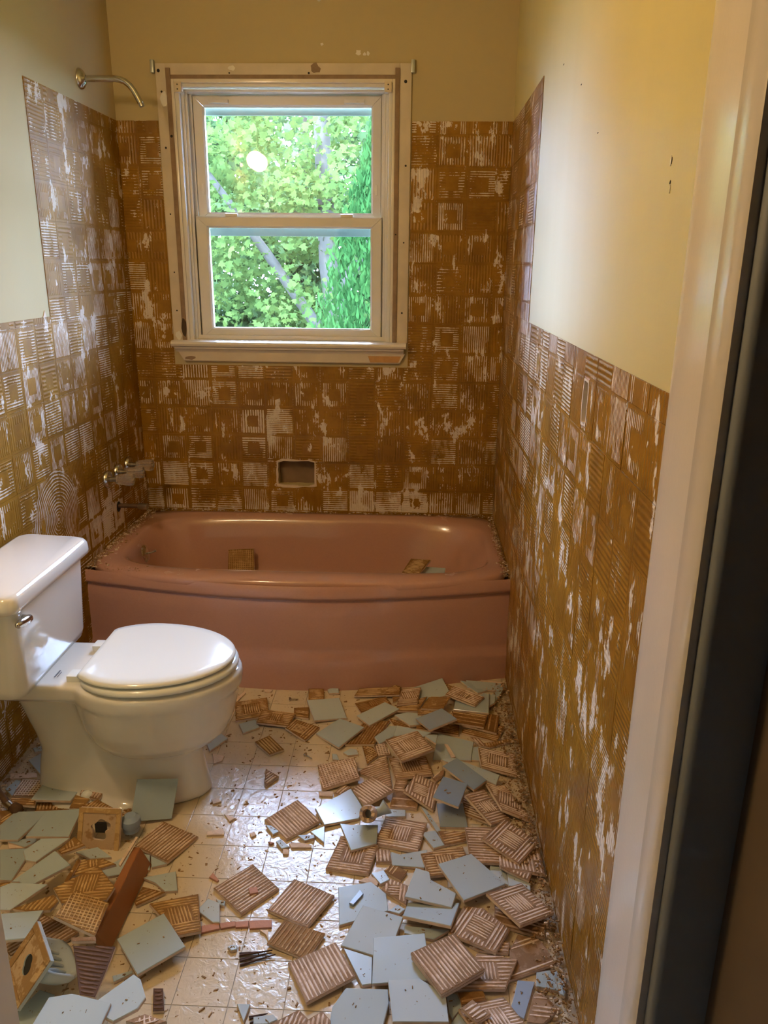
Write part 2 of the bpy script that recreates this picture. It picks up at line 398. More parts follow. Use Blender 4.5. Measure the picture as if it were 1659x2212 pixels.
def bed(name,wall,M,rects,holes=()):
    for (a,b,c,d) in rects:
        bm=bmesh.new(); us=sorted({a,b}|{x for h in holes for x in h[:2] if a<x<b}); vs=sorted({c,d}|{x for h in holes for x in h[2:] if c<x<d})
        for i in range(len(us)-1):
            for j in range(len(vs)-1):
                cu,cv=(us[i]+us[i+1])/2,(vs[j]+vs[j+1])/2
                if any(h[0]<cu<h[1] and h[2]<cv<h[3] for h in holes): continue
                bm.faces.new([bm.verts.new((x,-.0006,z)) for x,z in ((us[i],vs[j]),(us[i+1],vs[j]),(us[i+1],vs[j+1]),(us[i],vs[j+1]))])
        bmesh.ops.remove_doubles(bm,verts=bm.verts,dist=1e-5)
        me=bpy.data.meshes.new(name); bm.to_mesh(me); bm.free()
        o=_link(name,me,BED,None); o.matrix_basis=M; keep(o,wall)
WB=(.165,1.139,1.03,2.16)
bed('mortar_bed',wall_back,Mb,[(0,W,.36,ZT)],[WB,HOLE])
lay(wall_back,Mb,cols(.541,.002,W-.002),rows(ZT,.40),[WB,(HOLE[0]-.01,HOLE[1]+.01,HOLE[2]-.01,HOLE[3]+.01)],PAD)
bed('mortar_bed',wall_left,Ml,[(YE,0,.36,ZT),(-1.75,YE,.0,ZW)])
arc=lambda u,v:PADR if (-1.1<u<-.6 and .4<v<.86) else PADL
lay(wall_left,Ml,cols(YE,YE+.001,-.004),rows(ZT,ZW-.02)[:-1]+[(ZW-.02,rows(ZT,ZW-.02)[-1][1])],[],PADL)
lay(wall_left,Ml,cols(YE,-1.75,-.004),[r for r in rows(ZW-.021+.044,.02,.044)][1:],[],PADL,arc)
lay(wall_left,Ml,cols(YE,-1.75,YE),[(ZW-.02,ZW)],[],PADL)
rhu=[(-h[1],-h[0],h[2],h[3]) for h in RH]
bed('mortar_bed',wall_right,Mr,[(0,-YE,ZW,ZT),(0,-YC,.0,ZW)],rhu)
lay(wall_right,Mr,cols(0.004,.004,-YE),rows(ZT,ZW)[:-1]+[(ZW,rows(ZT,ZW)[-1][1])],rhu,PAD)
lay(wall_right,Mr,cols(0.004,.004,-YC),rows(ZW,.02,.044),rhu,PAD)
# jagged plaster round the holes, and what shows inside them
def rim(name,wall,M,h,mat,grow=.010,n=26,th=.003):
    cu,cv=(h[0]+h[1])/2,(h[2]+h[3])/2; au,av=(h[1]-h[0])/2,(h[3]-h[2])/2; V=[];F=[]
    for i in range(n):
        a=2*PI*i/n; c,s=math.cos(a),math.sin(a); k=1/max(abs(c),abs(s))
        g1=random.uniform(.35,1)*grow; g0=random.uniform(-.1,.22)*grow
        V+=[(cu+c*k*(au-g0),-th,cv+s*k*(av-g0)),(cu+c*k*(au+g1),-th,cv+s*k*(av+g1)),(cu+c*k*(au+g1),.001,cv+s*k*(av+g1)),(cu+c*k*(au-g0),.012,cv+s*k*(av-g0))]
    for i in range(n):
        j=(i+1)%n
        for q in range(4): F.append((i*4+q,j*4+q,j*4+(q+1)%4,i*4+(q+1)%4))
    me=bpy.data.meshes.new(name); me.from_pydata(V,[],F); o=_link(name,me,mat,None); o.matrix_basis=M; keep(o,wall); return o
rim('broken_plaster_rim',wall_back,Mb,HOLE,PLASTER)
for h in rhu: rim('broken_plaster_rim',wall_right,Mr,h,PLASTER,.007,14)
KRAFT=simple('kraft_paper',(.27,.17,.09),.85,var=.3,scale=12,bump=.8)
V=[];F=[];nx,nz=18,14
for j in range(nz+1):
    for i in range(nx+1):
        x=.56+.2*i/nx; z=.50+.14*j/nz; V.append((x,.05+.014*noise.noise(Vector((x*22,z*22,1)))+.010*abs(noise.noise(Vector((x*45,z*60,5)))),z))
for j in range(nz):
    for i in range(nx): a=j*(nx+1)+i; F.append((a,a+1,a+nx+2,a+nx+1))
from_py('insulation_paper',V,F,KRAFT,wall_back,smooth=True)
box('cavity_blocker',.56,.77,.125,.135,.49,.645,DARK,wall_back)  # dark board added to keep outside light from leaking through the hole
for h in RH: box('cavity_blocker',W+.10,W+.105,h[0]-.01,h[1]+.01,h[2]-.01,h[3]+.01,DARK,wall_right)  # added dark boards: block the leak and darken the slots
# loose plaster flakes still stuck on the paint
def flake(wall,M,u,v,su,sv,mat,th=.0012,n=9):
    P=[(u+su*math.cos(2*PI*i/n)*random.uniform(.45,1),-th,v+sv*math.sin(2*PI*i/n)*random.uniform(.45,1)) for i in range(n)]
    me=bpy.data.meshes.new('plaster_chip'); me.from_pydata(P+[(p[0],0,p[2]) for p in P],[],[tuple(range(n))]+[(i,i+n,(i+1)%n+n,(i+1)%n) for i in range(n)])
    o=_link('plaster_chip',me,mat,None); o.matrix_basis=M; keep(o,wall)
for (u,v,a,b) in ((.935,2.187,.016,.014),(.958,2.182,.008,.008),(.972,2.185,.006,.01),(.80,2.215,.008,.007),(.79,2.36,.012,.008)): flake(wall_back,Mb,u,v,a,b,WHITEF)
flake(wall_left,Ml,-.79,1.245,.03,.045,PLASTER,.002)
for (u,v,a,b) in ((1.082,1.913,.010,.0014),(1.342,1.817,.007,.002),(1.562,1.688,.008,.0014),(2.078,1.578,.003,.006),(2.082,1.548,.0035,.0045)): flake(wall_right,Mr,u,v,a,b,DARK,.0006)
for (u,v,a,b) in ((2.076,1.575,.003,.009),(2.085,1.54,.003,.007)): flake(wall_right,Mr,u,v,a,b,WHITEF)
# ---- door frame: right jamb (profile seen from the hall), left jamb
def extrude(name,prof,z0,z1,mat,auto=40,**pr):
    n=len(prof); V=[(x,y,z0) for x,y in prof]+[(x,y,z1) for x,y in prof]
    F=[(i,(i+1)%n,(i+1)%n+n,i+n) for i in range(n)]+[tuple(range(n))[::-1],tuple(range(n,2*n))]
    bm=bmesh.new(); vs=[bm.verts.new(v) for v in V]
    for f in F: bm.faces.new([vs[i] for i in f])
    return from_bm(name,bm,mat,auto=auto,kind='structure',**pr)
ca=[(1.5245+.0,-2.197),(1.5195,-2.2),(1.5155,-2.215),(1.512,-2.24),(1.508,-2.275),(1.5055,-2.31),(1.504,-2.35),(1.504,-2.40)]
extrude('trim_1',ca+[(1.62,-2.40),(1.62,-2.197)],-.02,2.07,TRIM)
extrude('trim_2',[(1.4585,-2.546),(1.456,-2.540),(1.456,-2.495),(1.4585,-2.490),(1.60,-2.490),(1.60,-2.546)],-.02,2.07,TRIM)
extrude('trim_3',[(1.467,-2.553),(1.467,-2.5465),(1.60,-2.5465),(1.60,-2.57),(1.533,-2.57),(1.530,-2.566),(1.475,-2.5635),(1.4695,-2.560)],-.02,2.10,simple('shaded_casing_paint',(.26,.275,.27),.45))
extrude('trim_4',[(.580,-2.57),(.603,-2.57),(.603,-2.42),(.580,-2.42)],-.02,2.07,TRIM)
# ================================================================ window
win=empty('window_1',(.65,0,1.13),kind='structure')
def strip(name,x0,x1,y0,y1,z0,z1,mat,bev=.0015,parent=win): return box(name,x0,x1,y0,y1,z0,z1,mat,parent,bev)
strip('casing_ground',.169,.208,-.010,.004,1.13,2.151,BOARD); strip('casing_ground',1.091,1.135,-.010,.004,1.13,2.151,BOARD)
strip('casing_ground',.208,1.091,-.010,.004,2.112,2.151,BOARD)
strip('jamb_edge',.208,.226,-.016,.004,1.13,2.135,RAWWOOD); strip('jamb_edge',1.074,1.091,-.016,.004,1.13,2.135,RAWWOOD)
strip('jamb_edge',.226,1.074,-.013,.004,2.098,2.112,RAWWOOD)
strip('jamb',.222,.236,-.012,.13,1.12,2.10,TRIM); strip('jamb',1.064,1.078,-.012,.13,1.12,2.10,TRIM); strip('head_jamb',.236,1.064,-.012,.13,2.085,2.105,TRIM)
strip('stop',.236,.252,-.004,.03,1.13,2.085,VINYL,.003); strip('stop',1.050,1.064,-.004,.03,1.13,2.085,VINYL,.003); strip('stop',.252,1.050,-.004,.03,2.072,2.085,VINYL,.003)
strip('track',.252,.262,.022,.125,1.13,2.072,VINYL); strip('track',1.040,1.050,.022,.125,1.13,2.072,VINYL)
strip('track',.262,.272,.034,.042,1.13,2.072,VINYL); strip('track',1.030,1.040,.034,.042,1.13,2.072,VINYL)
strip('track',.262,.279,.073,.079,1.13,2.072,VINYL); strip('track',1.021,1.040,.073,.079,1.13,2.072,VINYL)
strip('light_stop',.255,.292,.109,.125,1.13,2.072,VINYL); strip('light_stop',1.008,1.045,.109,.125,1.13,2.072,VINYL)  # strips added outside to block daylight leaking past the sash edges
strip('head_track',.262,1.040,.03,.125,2.062,2.072,VINYL)
def sash(nm,x0,x1,z0,z1,gx0,gx1,gz0,gz1,y0,y1):
    s=empty(nm,((x0+x1)/2,(y0+y1)/2,z0),win)
    V=[];F=[]
    def ring(y,o,g):  # mitred members: four trapezoids
        return [(x0+o,z0+o),(x1-o,z0+o),(x1-o,z1-o),(x0+o,z1-o)],[(gx0-g,gz0-g),(gx1+g,gz0-g),(gx1+g,gz1+g),(gx0-g,gz1+g)]
    for k,part in enumerate(('bottom_rail','stile','top_rail','stile')):
        j=(k+1)%4; O,I=ring(0,0,0); O2=[(x0+.004,z0+.004),(x1-.004,z0+.004),(x1-.004,z1-.004),(x0+.004,z1-.004)]; I2=[(gx0-.007,gz0-.007),(gx1+.007,gz0-.007),(gx1+.007,gz1+.007),(gx0-.007,gz1+.007)]
        def L(P,y): return [(P[k][0],y,P[k][1]),(P[j][0],y,P[j][1])]
        prof=[L(O,y1),L(O,y0+.004),L(O2,y0),L(I2,y0),L(I,y0+.007),L(I,y1)]
        # tiny mitre gap
        V=[];F=[]
        for a,b in prof:
            a,b=Vector(a),Vector(b); d=(b-a).normalized()*.0007; V+=[a+d,b-d]
        m=len(prof)
        for i in range(m): a,b=2*i,2*((i+1)%m); F.append((a,a+1,b+1,b))
        F+=[tuple(range(0,2*m,2)),tuple(range(1,2*m,2))[::-1]]
        bm=bmesh.new(); vs=[bm.verts.new(v) for v in V]
        for f in F: bm.faces.new([vs[i] for i in f])
        from_bm(part,bm,VINYL,s)
    box('pane',gx0-.003,gx1+.003,(y0+y1)/2+.002,(y0+y1)/2+.005,gz0-.003,gz1+.003,GLASS,s)
    return s
up=sash('upper_sash',.278,1.022,1.600,2.060,.322,.980,1.634,2.019,.080,.108)
lo=sash('lower_sash',.274,1.026,1.134,1.616,.324,.980,1.180,1.573,.044,.074)
for x in (.345,.875): strip('tilt_latch',x,x+.078,.064,.082,2.030,2.044,VINYL,.003,up)
for x in (.394,.859): strip('sash_lock',x,x+.05,.046,.070,1.616,1.628,VINYL,.003,lo)
for x in (.298,.996): strip('vent_tab',x,x+.010,.076,.082,1.70,1.74,WHITEF,.001,up)
strip('screen_rail',.30,1.0,.122,.130,1.545,1.592,simple('screen_frame',(.09,.13,.11),.6)); strip('screen_rail',.30,1.0,.122,.130,1.995,2.03,simple('screen_frame_top',(.10,.15,.12),.6))
for x in (.238,1.034):
    b=strip('blind_bracket',x,x+.028,-.020,.012,2.052,2.088,BOARD,.002)
    bm=bmesh.new(); cyl(bm,(x+.014,-.0215,2.078),(x+.014,-.0195,2.078),.0025,n=8); cyl(bm,(x+.014,-.0215,2.062),(x+.014,-.0195,2.062),.0025,n=8); from_bm('screw_hole',bm,DARK,b)
# stool with a rounded nose and a small moulding below it, then the apron
def prism_x(name,prof,x0,x1,mat,parent=win,x0b=None,x1b=None):
    n=len(prof); zs=[p[1] for p in prof]; zt,zb=max(zs),min(zs)
    V=[]
    for s in (0,1):
        for y,z in prof:
            k=(zt-z)/(zt-zb); V.append(((x0 if s==0 else x1)*(1-k)+((x0b if x0b is not None else x0) if s==0 else (x1b if x1b is not None else x1))*k,y,z))
    F=[(i,(i+1)%n,(i+1)%n+n,i+n) for i in range(n)]+[tuple(range(n))[::-1],tuple(range(n,2*n))]
    bm=bmesh.new(); vs=[bm.verts.new(v) for v in V]
    for f in F: bm.faces.new([vs[i] for i in f])
    return from_bm(name,bm,mat,parent,auto=40)
prism_x('window_sill',[(.13,1.134),(-.045,1.132),(-.056,1.128),(-.060,1.120),(-.056,1.112),(-.045,1.108),(-.004,1.108),(.13,1.108)],.168,1.132,TRIM)
prism_x('sill_moulding',[(-.004,1.1085),(-.040,1.1085),(-.040,1.100),(-.028,1.095),(-.022,1.086),(-.004,1.086)],.178,1.122,TRIM)
prism_x('apron',[(-.001,1.087),(-.020,1.087),(-.020,1.050),(-.016,1.046),(-.001,1.046)],.186,1.128,BOARD,x0b=.212,x1b=1.104)
prism_x('bare_wood_patch',[(-.019,1.078),(-.0212,1.077),(-.0212,1.052),(-.019,1.051)],.975,1.112,ORWOOD,x0b=.985,x1b=1.10)
prism_x('bottom_stop',[(.03,1.134),(.03,1.150),(.043,1.150),(.043,1.134)],.262,1.040,VINYL)
for x in (.160,1.140): strip('metal_clip',x-.007,x+.006,-.020,-.0005,2.118,2.162,simple('clip_metal%d'%int(x),(.45,.48,.44),.4,.6),.002)
HOLEM=DARK
for (x,z,r) in ((.188,2.055,.004),(.19,1.86,.004),(.181,2.126,.006),(.19,1.62,.003),(.19,1.40,.003),(.19,1.25,.003),(1.113,2.09,.006),(1.118,1.80,.004),(1.115,1.52,.003),(1.112,1.25,.004),(.46,2.135,.006),(.75,2.118,.004),(.45,2.118,.003),(1.083,1.55,.003),(.217,1.90,.005)):
    bm=bmesh.new(); cyl(bm,(x,-.0108 if x not in(.217,1.083) else -.0168,z),(x,-.004,z),r,n=9); from_bm('nail_hole',bm,DARK,win)
def wflake(x,z,a,b,mat,y=-.0112):
    n=10; P=[(x+a*math.cos(2*PI*i/n)*random.uniform(.6,1),y,z+b*math.sin(2*PI*i/n)*random.uniform(.6,1)) for i in range(n)]
    from_py('paint_chip',P+[(p[0],y+.003,p[2]) for p in P],[tuple(range(n))]+[(i,i+n,(i+1)%n+n,(i+1)%n) for i in range(n)],mat,win)
wflake(.775,2.133,.022,.022,RAWWOOD); wflake(.196,2.03,.020,.03,WHITEF); wflake(.461,2.135,.016,.012,WHITEF); wflake(.216,1.18,.014,.045,simple('rotten_wood',(.07,.04,.02),.9),-.0175); wflake(.19,1.15,.014,.02,WHITEF); wflake(.235,1.06,.03,.010,RAWWOOD,-.0215)
TILES=[
('G','-',[(.0349,-1.2671,.0079),(.0765,-1.2531,.0089),(.0521,-1.2348,.0093),(.0202,-1.2486,.0084)],'grey glazed corner of tile behind the toilet pedestal against the ribbed wall'),
('C','-',[(.0223,-1.3966,.0056),(.0989,-1.3865,.0056),(.0873,-1.3659,.0056),(.0123,-1.3730,.0056)],'narrow beige broken strip beside the wall behind the toilet'),
('G','-',[(.1062,-1.3771,.0078),(.1347,-1.3248,.0113),(.0883,-1.2376,.0149),(.0369,-1.3119,.0096)],'pale blue glazed tile fragment wedged between toilet pedestal and wall'),
('G','-',[(.0727,-1.4774,.0078),(.0676,-1.4109,.0092),(.0477,-1.4045,.0102),(.0362,-1.4484,.0100)],'small pale blue tile corner beside the supply valve'),
('B','x',[(.0755,-1.4845,.0155),(.1518,-1.4876,.0188),(.1398,-1.4137,.0206),(.0680,-1.4133,.0175)],'pink tile back with white crosshatched ridges beside the supply valve'),
('B','p',[(.0949,-1.5312,.0251),(.1654,-1.5365,.0280),(.1560,-1.5093,.0273),(.0818,-1.4983,.0242)],'narrow brown ribbed tile back under the big green tile behind the valve'),
('B','q',[(.1612,-1.5329,.0084),(.2525,-1.5225,.0081),(.2420,-1.4853,.0081),(.1534,-1.5013,.0084)],'brown ribbed tile edge showing below the big green tile beside the toilet'),
('G','-',[(.1451,-1.5154,.0315),(.2555,-1.5149,.0315),(.2602,-1.4016,.0230),(.1419,-1.4054,.0232)],'sage green glazed tile lying flat against the toilet foot near the bolt cap'),
('B','q',[(.2699,-1.4893,.0333),(.3303,-1.5103,.0330),(.3330,-1.4757,.0340),(.2672,-1.4652,.0339)],'small brown ribbed tile piece just in front of the beige bolt cap'),
('B','q',[(.3681,-1.4981,.0105),(.4254,-1.5340,.0078),(.4105,-1.4767,.0084),(.3443,-1.4539,.0115)],'brown ribbed tile shard behind the leaning green tile'),
('B','s',[(.2689,-1.5524,.0385),(.3037,-1.5522,.0377),(.3106,-1.5170,.0395),(.2656,-1.5026,.0412)],'small tan tile back with a short ribbed mark in front of the toilet'),
('B','p',[(.4351,-1.6138,.0459),(.4447,-1.5885,.0460),(.3333,-1.5198,.0425),(.3020,-1.5472,.0419)],'long brown smeared tile back between leaning green tile and holed plate'),
('B','s',[(.1019,-1.6038,.0094),(.1223,-1.5653,.0097),(.0999,-1.5313,.0087),(.0671,-1.5372,.0078)],'tan adhesive tile corner at the frame edge below the valve'),
('G','-',[(.1311,-1.6578,.0185),(.1773,-1.6560,.0190),(.2079,-1.5430,.0183),(.1171,-1.5492,.0173),(.1031,-1.6039,.0177)],'sage green tile with a long beige edge, beside the valve'),
('G','-',[(.2128,-1.6791,.0506),(.3253,-1.6825,.0564),(.3118,-1.5685,.0500),(.2182,-1.5773,.0458)],'sage green glazed tile left of the holed plate'),
('C','-',[(.1616,-1.6751,.0056),(.1985,-1.6686,.0056),(.1885,-1.6551,.0056),(.1503,-1.6594,.0056)],'pale beige crumb of tile under the green shards by the left edge'),
('G','-',[(.2000,-1.6707,.0094),(.2202,-1.6501,.0088),(.2159,-1.6338,.0089),(.1494,-1.6563,.0109)],'narrow green tile sliver under the jagged green shards'),
('B','n',[(.3378,-1.7505,.0613),(.3849,-1.7214,.0650),(.3447,-1.6912,.0645),(.3227,-1.7380,.0611)],'brown ribbed tile piece leaning below the holed square plate'),
('G','-',[(.3819,-1.7011,.0085),(.4343,-1.6931,.0078),(.3864,-1.6623,.0106),(.3385,-1.6830,.0104)],'dusty green tile piece under the broken beige lip of the holed plate'),
('G','-',[(.4492,-1.7576,.0078),(.4837,-1.7479,.0083),(.4948,-1.6971,.0101),(.4742,-1.6851,.0104),(.4226,-1.7383,.0084)],'dusty green tile under the upper end of the brown wood block'),
('G','-',[(.5263,-1.7328,.0082),(.5434,-1.7315,.0078),(.5292,-1.6828,.0109),(.4976,-1.6811,.0119)],'small green tile fragment right of the wood block\'s upper end'),
('G','-',[(.5454,-1.7227,.0078),(.5799,-1.7095,.0092),(.5317,-1.6857,.0097)],'thin green tile sliver under the brown striped tile'),
('B','n',[(.3994,-1.8320,.0733),(.4894,-1.7926,.0770),(.4496,-1.7740,.0755),(.3876,-1.7828,.0731)],'ribbed tan tile back behind the two crosshatched ones'),
('B','q',[(.4030,-1.8658,.0821),(.4032,-1.7896,.0816),(.3952,-1.7838,.0817),(.3935,-1.8578,.0822)],'thin brown tile edge standing beside the long green shard'),
('G','-',[(.2609,-1.7745,.0637),(.2877,-1.7784,.0628),(.3326,-1.6909,.0599),(.2636,-1.6998,.0625),(.2404,-1.7455,.0640)],'angular sage green shard below the flat green tile'),
('B','p',[(.2159,-1.8243,.0081),(.2314,-1.8181,.0080),(.2231,-1.7892,.0090),(.1998,-1.7928,.0093)],'small tan ribbed corner at the frame edge under green shards'),
('G','-',[(.1945,-1.7826,.0092),(.2223,-1.7817,.0078),(.2239,-1.7197,.0098),(.2183,-1.6768,.0116),(.1467,-1.6888,.0147)],'large sage green shard with jagged right edge at frame edge'),
('G','-',[(.2839,-1.8510,.0708),(.3076,-1.8689,.0703),(.3787,-1.7919,.0695),(.3224,-1.7490,.0706),(.2664,-1.8522,.0710)],'long sage green shard with broken lower edge'),
('B','p',[(.5493,-1.8451,.0080),(.6061,-1.8038,.0106),(.5448,-1.7870,.0089),(.5408,-1.8339,.0079)],'brown tile strip under the notched green fragment'),
('G','-',[(.5716,-1.7738,.0093),(.6024,-1.7976,.0083),(.6312,-1.7936,.0078),(.6098,-1.7340,.0093),(.5372,-1.7599,.0102)],'notched green tile fragment with curved break beside the wood block'),
('B','p',[(.5817,-1.7090,.0128),(.6316,-1.6085,.0078),(.5235,-1.5598,.0120),(.4823,-1.6597,.0165)],'brown striped tile back with one beige corner in front of toilet foot'),
('B','q',[(.3464,-1.9457,.0810),(.3983,-1.9405,.0820),(.4052,-1.9145,.0817),(.3867,-1.8961,.0811),(.3145,-1.9394,.0802)],'tan ribbed tile back under the long green shard near the left edge'),
('G','-',[(.2881,-1.9436,.0812),(.3106,-1.9453,.0823),(.3601,-1.8693,.0833),(.2731,-1.8633,.0791),(.2533,-1.8772,.0784)],'grey green tile shard with glossy sheen under the long shard'),
('B','n',[(.4169,-1.9240,.0843),(.5129,-1.9112,.0873),(.5184,-1.8753,.0892),(.4562,-1.8144,.0905),(.3795,-1.8821,.0854)],'tan crosshatched tile back behind the wood block'),
('B','x',[(.5302,-2.0173,.0968),(.5230,-1.9221,.0895),(.4458,-1.9103,.1114),(.4373,-1.9974,.1227)],'tan crosshatched tile back touching the wood block\'s left side'),
('D','p',[(.5599,-2.1637,.1074),(.5905,-2.1663,.1058),(.5900,-2.0860,.1093),(.5889,-2.0550,.1107),(.5047,-2.0612,.1145)],'dark brown ribbed tile back beside the blue soap dish'),
('G','-',[(.3343,-2.0311,.0874),(.3840,-2.0217,.0870),(.3884,-1.9481,.0889),(.2999,-1.9640,.0897)],'white-blue glazed tile piece at left edge behind the soap dish flange'),
('B','q',[(.3318,-2.0025,.0158),(.4188,-1.9670,.0110),(.4488,-1.9271,.0088),(.3308,-1.8761,.0138),(.2940,-1.9724,.0172)],'pink tile back with white ridges behind the soap dish'),
('B','s',[(.4985,-2.0524,.1165),(.5454,-2.0473,.1153),(.5419,-2.0385,.1159),(.4922,-2.0438,.1172)],'small beige tile strip at the wood block\'s lower end'),
('B','n',[(.6782,-1.9404,.0260),(.7221,-1.9174,.0165),(.6838,-1.8017,.0078),(.5871,-1.8584,.0294)],'tan nested-square tile back under the big green tile on bare floor'),
('G','-',[(.6230,-2.0447,.0274),(.7036,-1.9735,.0309),(.6303,-1.8901,.0351),(.5493,-1.9615,.0315)],'large sage green tile with brown crumbs on bare floor right of wood block'),
('G','-',[(.5721,-2.0469,.0081),(.6044,-2.0236,.0080),(.6010,-2.0177,.0084),(.5646,-2.0340,.0088)],'narrow green tile strip just below the large green tile'),
('G','-',[(.6012,-2.1787,.1145),(.6293,-2.2136,.1138),(.6463,-2.2207,.1142),(.6829,-2.1955,.1171),(.6909,-2.1725,.1187),(.6687,-2.1357,.1198),(.6512,-2.1250,.1197)],'rounded broken green tile below the narrow strip'),
('G','-',[(.4184,-2.1555,.0084),(.4481,-2.1537,.0080),(.4646,-2.0824,.0083),(.4283,-2.0729,.0089),(.4040,-2.1318,.0088)],'dusty green tile under the soap dish flange'),
('G','-',[(.5051,-2.2425,.1201),(.6296,-2.2369,.1206),(.6322,-2.1907,.1226),(.5516,-2.1749,.1230),(.5118,-2.1846,.1225)],'pale green tile half in daylight with brown specks at the bottom edge'),
('B','x',[(.7153,-2.2339,.1220),(.7466,-2.2217,.1213),(.7028,-2.2103,.1235),(.6729,-2.2263,.1240)],'pink ribbed tile back at the bottom edge beside the rounded green tile'),
('D','p',[(.6748,-2.1093,.0078),(.6971,-2.1074,.0086),(.6799,-2.0588,.0104),(.6599,-2.0593,.0098)],'short ribbed brown stub of tile standing on bare floor'),
('G','-',[(.5659,-1.2345,.0078),(.6063,-1.1664,.0097),(.5620,-1.1294,.0138),(.5260,-1.1578,.0139)],'grey green tile corner poking out beside the toilet pedestal'),
('G','-',[(.5807,-1.1140,.0080),(.5853,-1.0650,.0082),(.5698,-1.0600,.0088),(.5685,-1.1108,.0085)],'slate sliver of tile close to the toilet bowl'),
('B','n',[(.6084,-1.0646,.0078),(.7135,-1.0305,.0108),(.6869,-.9278,.0160),(.5820,-.9579,.0132)],'brown nested-square tile back nearest the toilet bowl in front of tub'),
('B','n',[(.6803,-1.0827,.0161),(.7892,-1.0953,.0137),(.7992,-1.0243,.0174),(.6863,-1.0090,.0200)],'brown tile back overlapping the one nearest the toilet bowl'),
('G','-',[(.6472,-1.1323,.0080),(.6931,-1.0971,.0084),(.6712,-1.0539,.0085),(.6231,-1.0823,.0082)],'small slate grey tile piece in front of the toilet-side brown backs'),
('B','s',[(.7939,-1.0270,.0091),(.8447,-1.0368,.0083),(.8376,-.9685,.0080),(.7871,-.9766,.0090)],'small solid brown tile block left of a sage green tile'),
('B','n',[(.8509,-1.1661,.0100),(.8866,-1.0854,.0078),(.7998,-1.0474,.0112),(.7778,-1.1021,.0125)],'brown banded tile back pointing at the floor in mid room'),
('B','q',[(.7519,-1.2425,.0078),(.7926,-1.2164,.0101),(.7349,-1.1483,.0131),(.6948,-1.1816,.0104)],'small dark striped tile back alone on the tan floor'),
('B','p',[(.8298,-.9285,.0106),(.8831,-.9184,.0087),(.8724,-.8429,.0078),(.8194,-.8508,.0097)],'brown ribbed tile back between the tub and a sage tile'),
('G','-',[(.8673,-1.0608,.0163),(.9696,-1.0256,.0078),(.9341,-.9175,.0168),(.8279,-.9534,.0256)],'sage green tile lying flat just in front of the tub centre'),
('G','-',[(.8943,-.8722,.0079),(.9291,-.8708,.0097),(.9245,-.8438,.0100),(.8951,-.8414,.0087),(.8857,-.8505,.0080)],'little rounded grey tile shard against the tub'),
('B','q',[(.9774,-1.1787,.0093),(1.0689,-1.1711,.0085),(1.1123,-1.0363,.0079),(1.0300,-1.0435,.0087)],'long-ribbed brown tile back under the sage diamond tile'),
('G','-',[(.9599,-1.2053,.0159),(1.0331,-1.1079,.0275),(.9485,-1.0472,.0184),(.8787,-1.1225,.0078)],'sage green diamond-set tile with a chipped near corner'),
('B','q',[(.7610,-1.3767,.0085),(.7691,-1.3930,.0078),(.7989,-1.3496,.0101),(.7551,-1.3172,.0112)],'small triangular striped tile back alone on the bright floor'),
('G','-',[(.9912,-1.2330,.0081),(1.0229,-1.2252,.0081),(1.0157,-1.2017,.0084),(.9954,-1.1969,.0086),(.9756,-1.2191,.0084)],'pale green shard beside the heap below the diamond tile'),
('G','-',[(.9471,-1.2571,.0087),(.9667,-1.2577,.0078),(.9569,-1.2311,.0096),(.9425,-1.2299,.0104)],'tiny slate chip on the floor left of the heap'),
('C','-',[(.9263,-1.4244,.0056),(.9645,-1.4250,.0056),(.9640,-1.4043,.0056),(.9221,-1.4040,.0056)],'short beige bar of bisque left of the heap'),
('C','-',[(.6989,-1.5440,.0056),(.7115,-1.5292,.0056),(.6776,-1.5144,.0056)],'beige triangular chip on the bright floor'),
('C','-',[(.6371,-1.4751,.0056),(.6574,-1.4640,.0056),(.6440,-1.4496,.0056),(.6272,-1.4556,.0056)],'small rusty chip on the bright floor near the toilet foot'),
('C','-',[(.5929,-1.2923,.0056),(.6140,-1.2766,.0056),(.6154,-1.2528,.0056),(.5769,-1.2428,.0056)],'white plaster chip beside the toilet pedestal'),
('C','-',[(.5825,-.9528,.0056),(.6039,-.8823,.0056),(.5973,-.8708,.0056),(.5751,-.9381,.0056)],'thin beige stick of bisque between bowl and tub'),
('C','-',[(.6680,-.8723,.0056),(.6889,-.8735,.0056),(.6942,-.8573,.0056),(.6606,-.8552,.0056)],'flat pinkish plaster flake against the tub'),
('G','-',[(1.3776,-.7975,.0101),(1.4136,-.8434,.0086),(1.4837,-.8045,.0078),(1.3574,-.7656,.0110)],'green glazed tile wedge below the corner pile by the tub'),
('G','-',[(1.3792,-.8093,.0078),(1.4996,-.8325,.0127),(1.4999,-.7844,.0150),(1.3775,-.7603,.0101)],'grey green tile with chipped edge in the corner of tub and wall'),
('C','-',[(1.4317,-.7651,.0056),(1.5124,-.7874,.0056),(1.5150,-.7621,.0056),(1.4330,-.7467,.0056)],'beige bisque sliver on top of the corner tiles by the tub'),
('G','-',[(1.4663,-.9168,.0156),(1.5068,-.8267,.0190),(1.5019,-.8112,.0196),(1.4602,-.8682,.0175)],'narrow grey tile shard standing near the ribbed wall by the tub'),
('G','-',[(1.4417,-.9562,.0245),(1.4645,-.9317,.0245),(1.4711,-.8838,.0246),(1.4278,-.8701,.0248)],'dusty green piece under the shard near the ribbed wall'),
('B','q',[(1.3165,-.8579,.0087),(1.3287,-.8786,.0088),(1.3825,-.8486,.0080),(1.2971,-.7790,.0082)],'brown tile back peeking out behind a sage tile at the tub'),
('G','-',[(1.2156,-.9160,.0107),(1.3170,-.8907,.0291),(1.2912,-.7803,.0274),(1.1853,-.8205,.0078)],'sage green tile tilted up against the tub apron'),
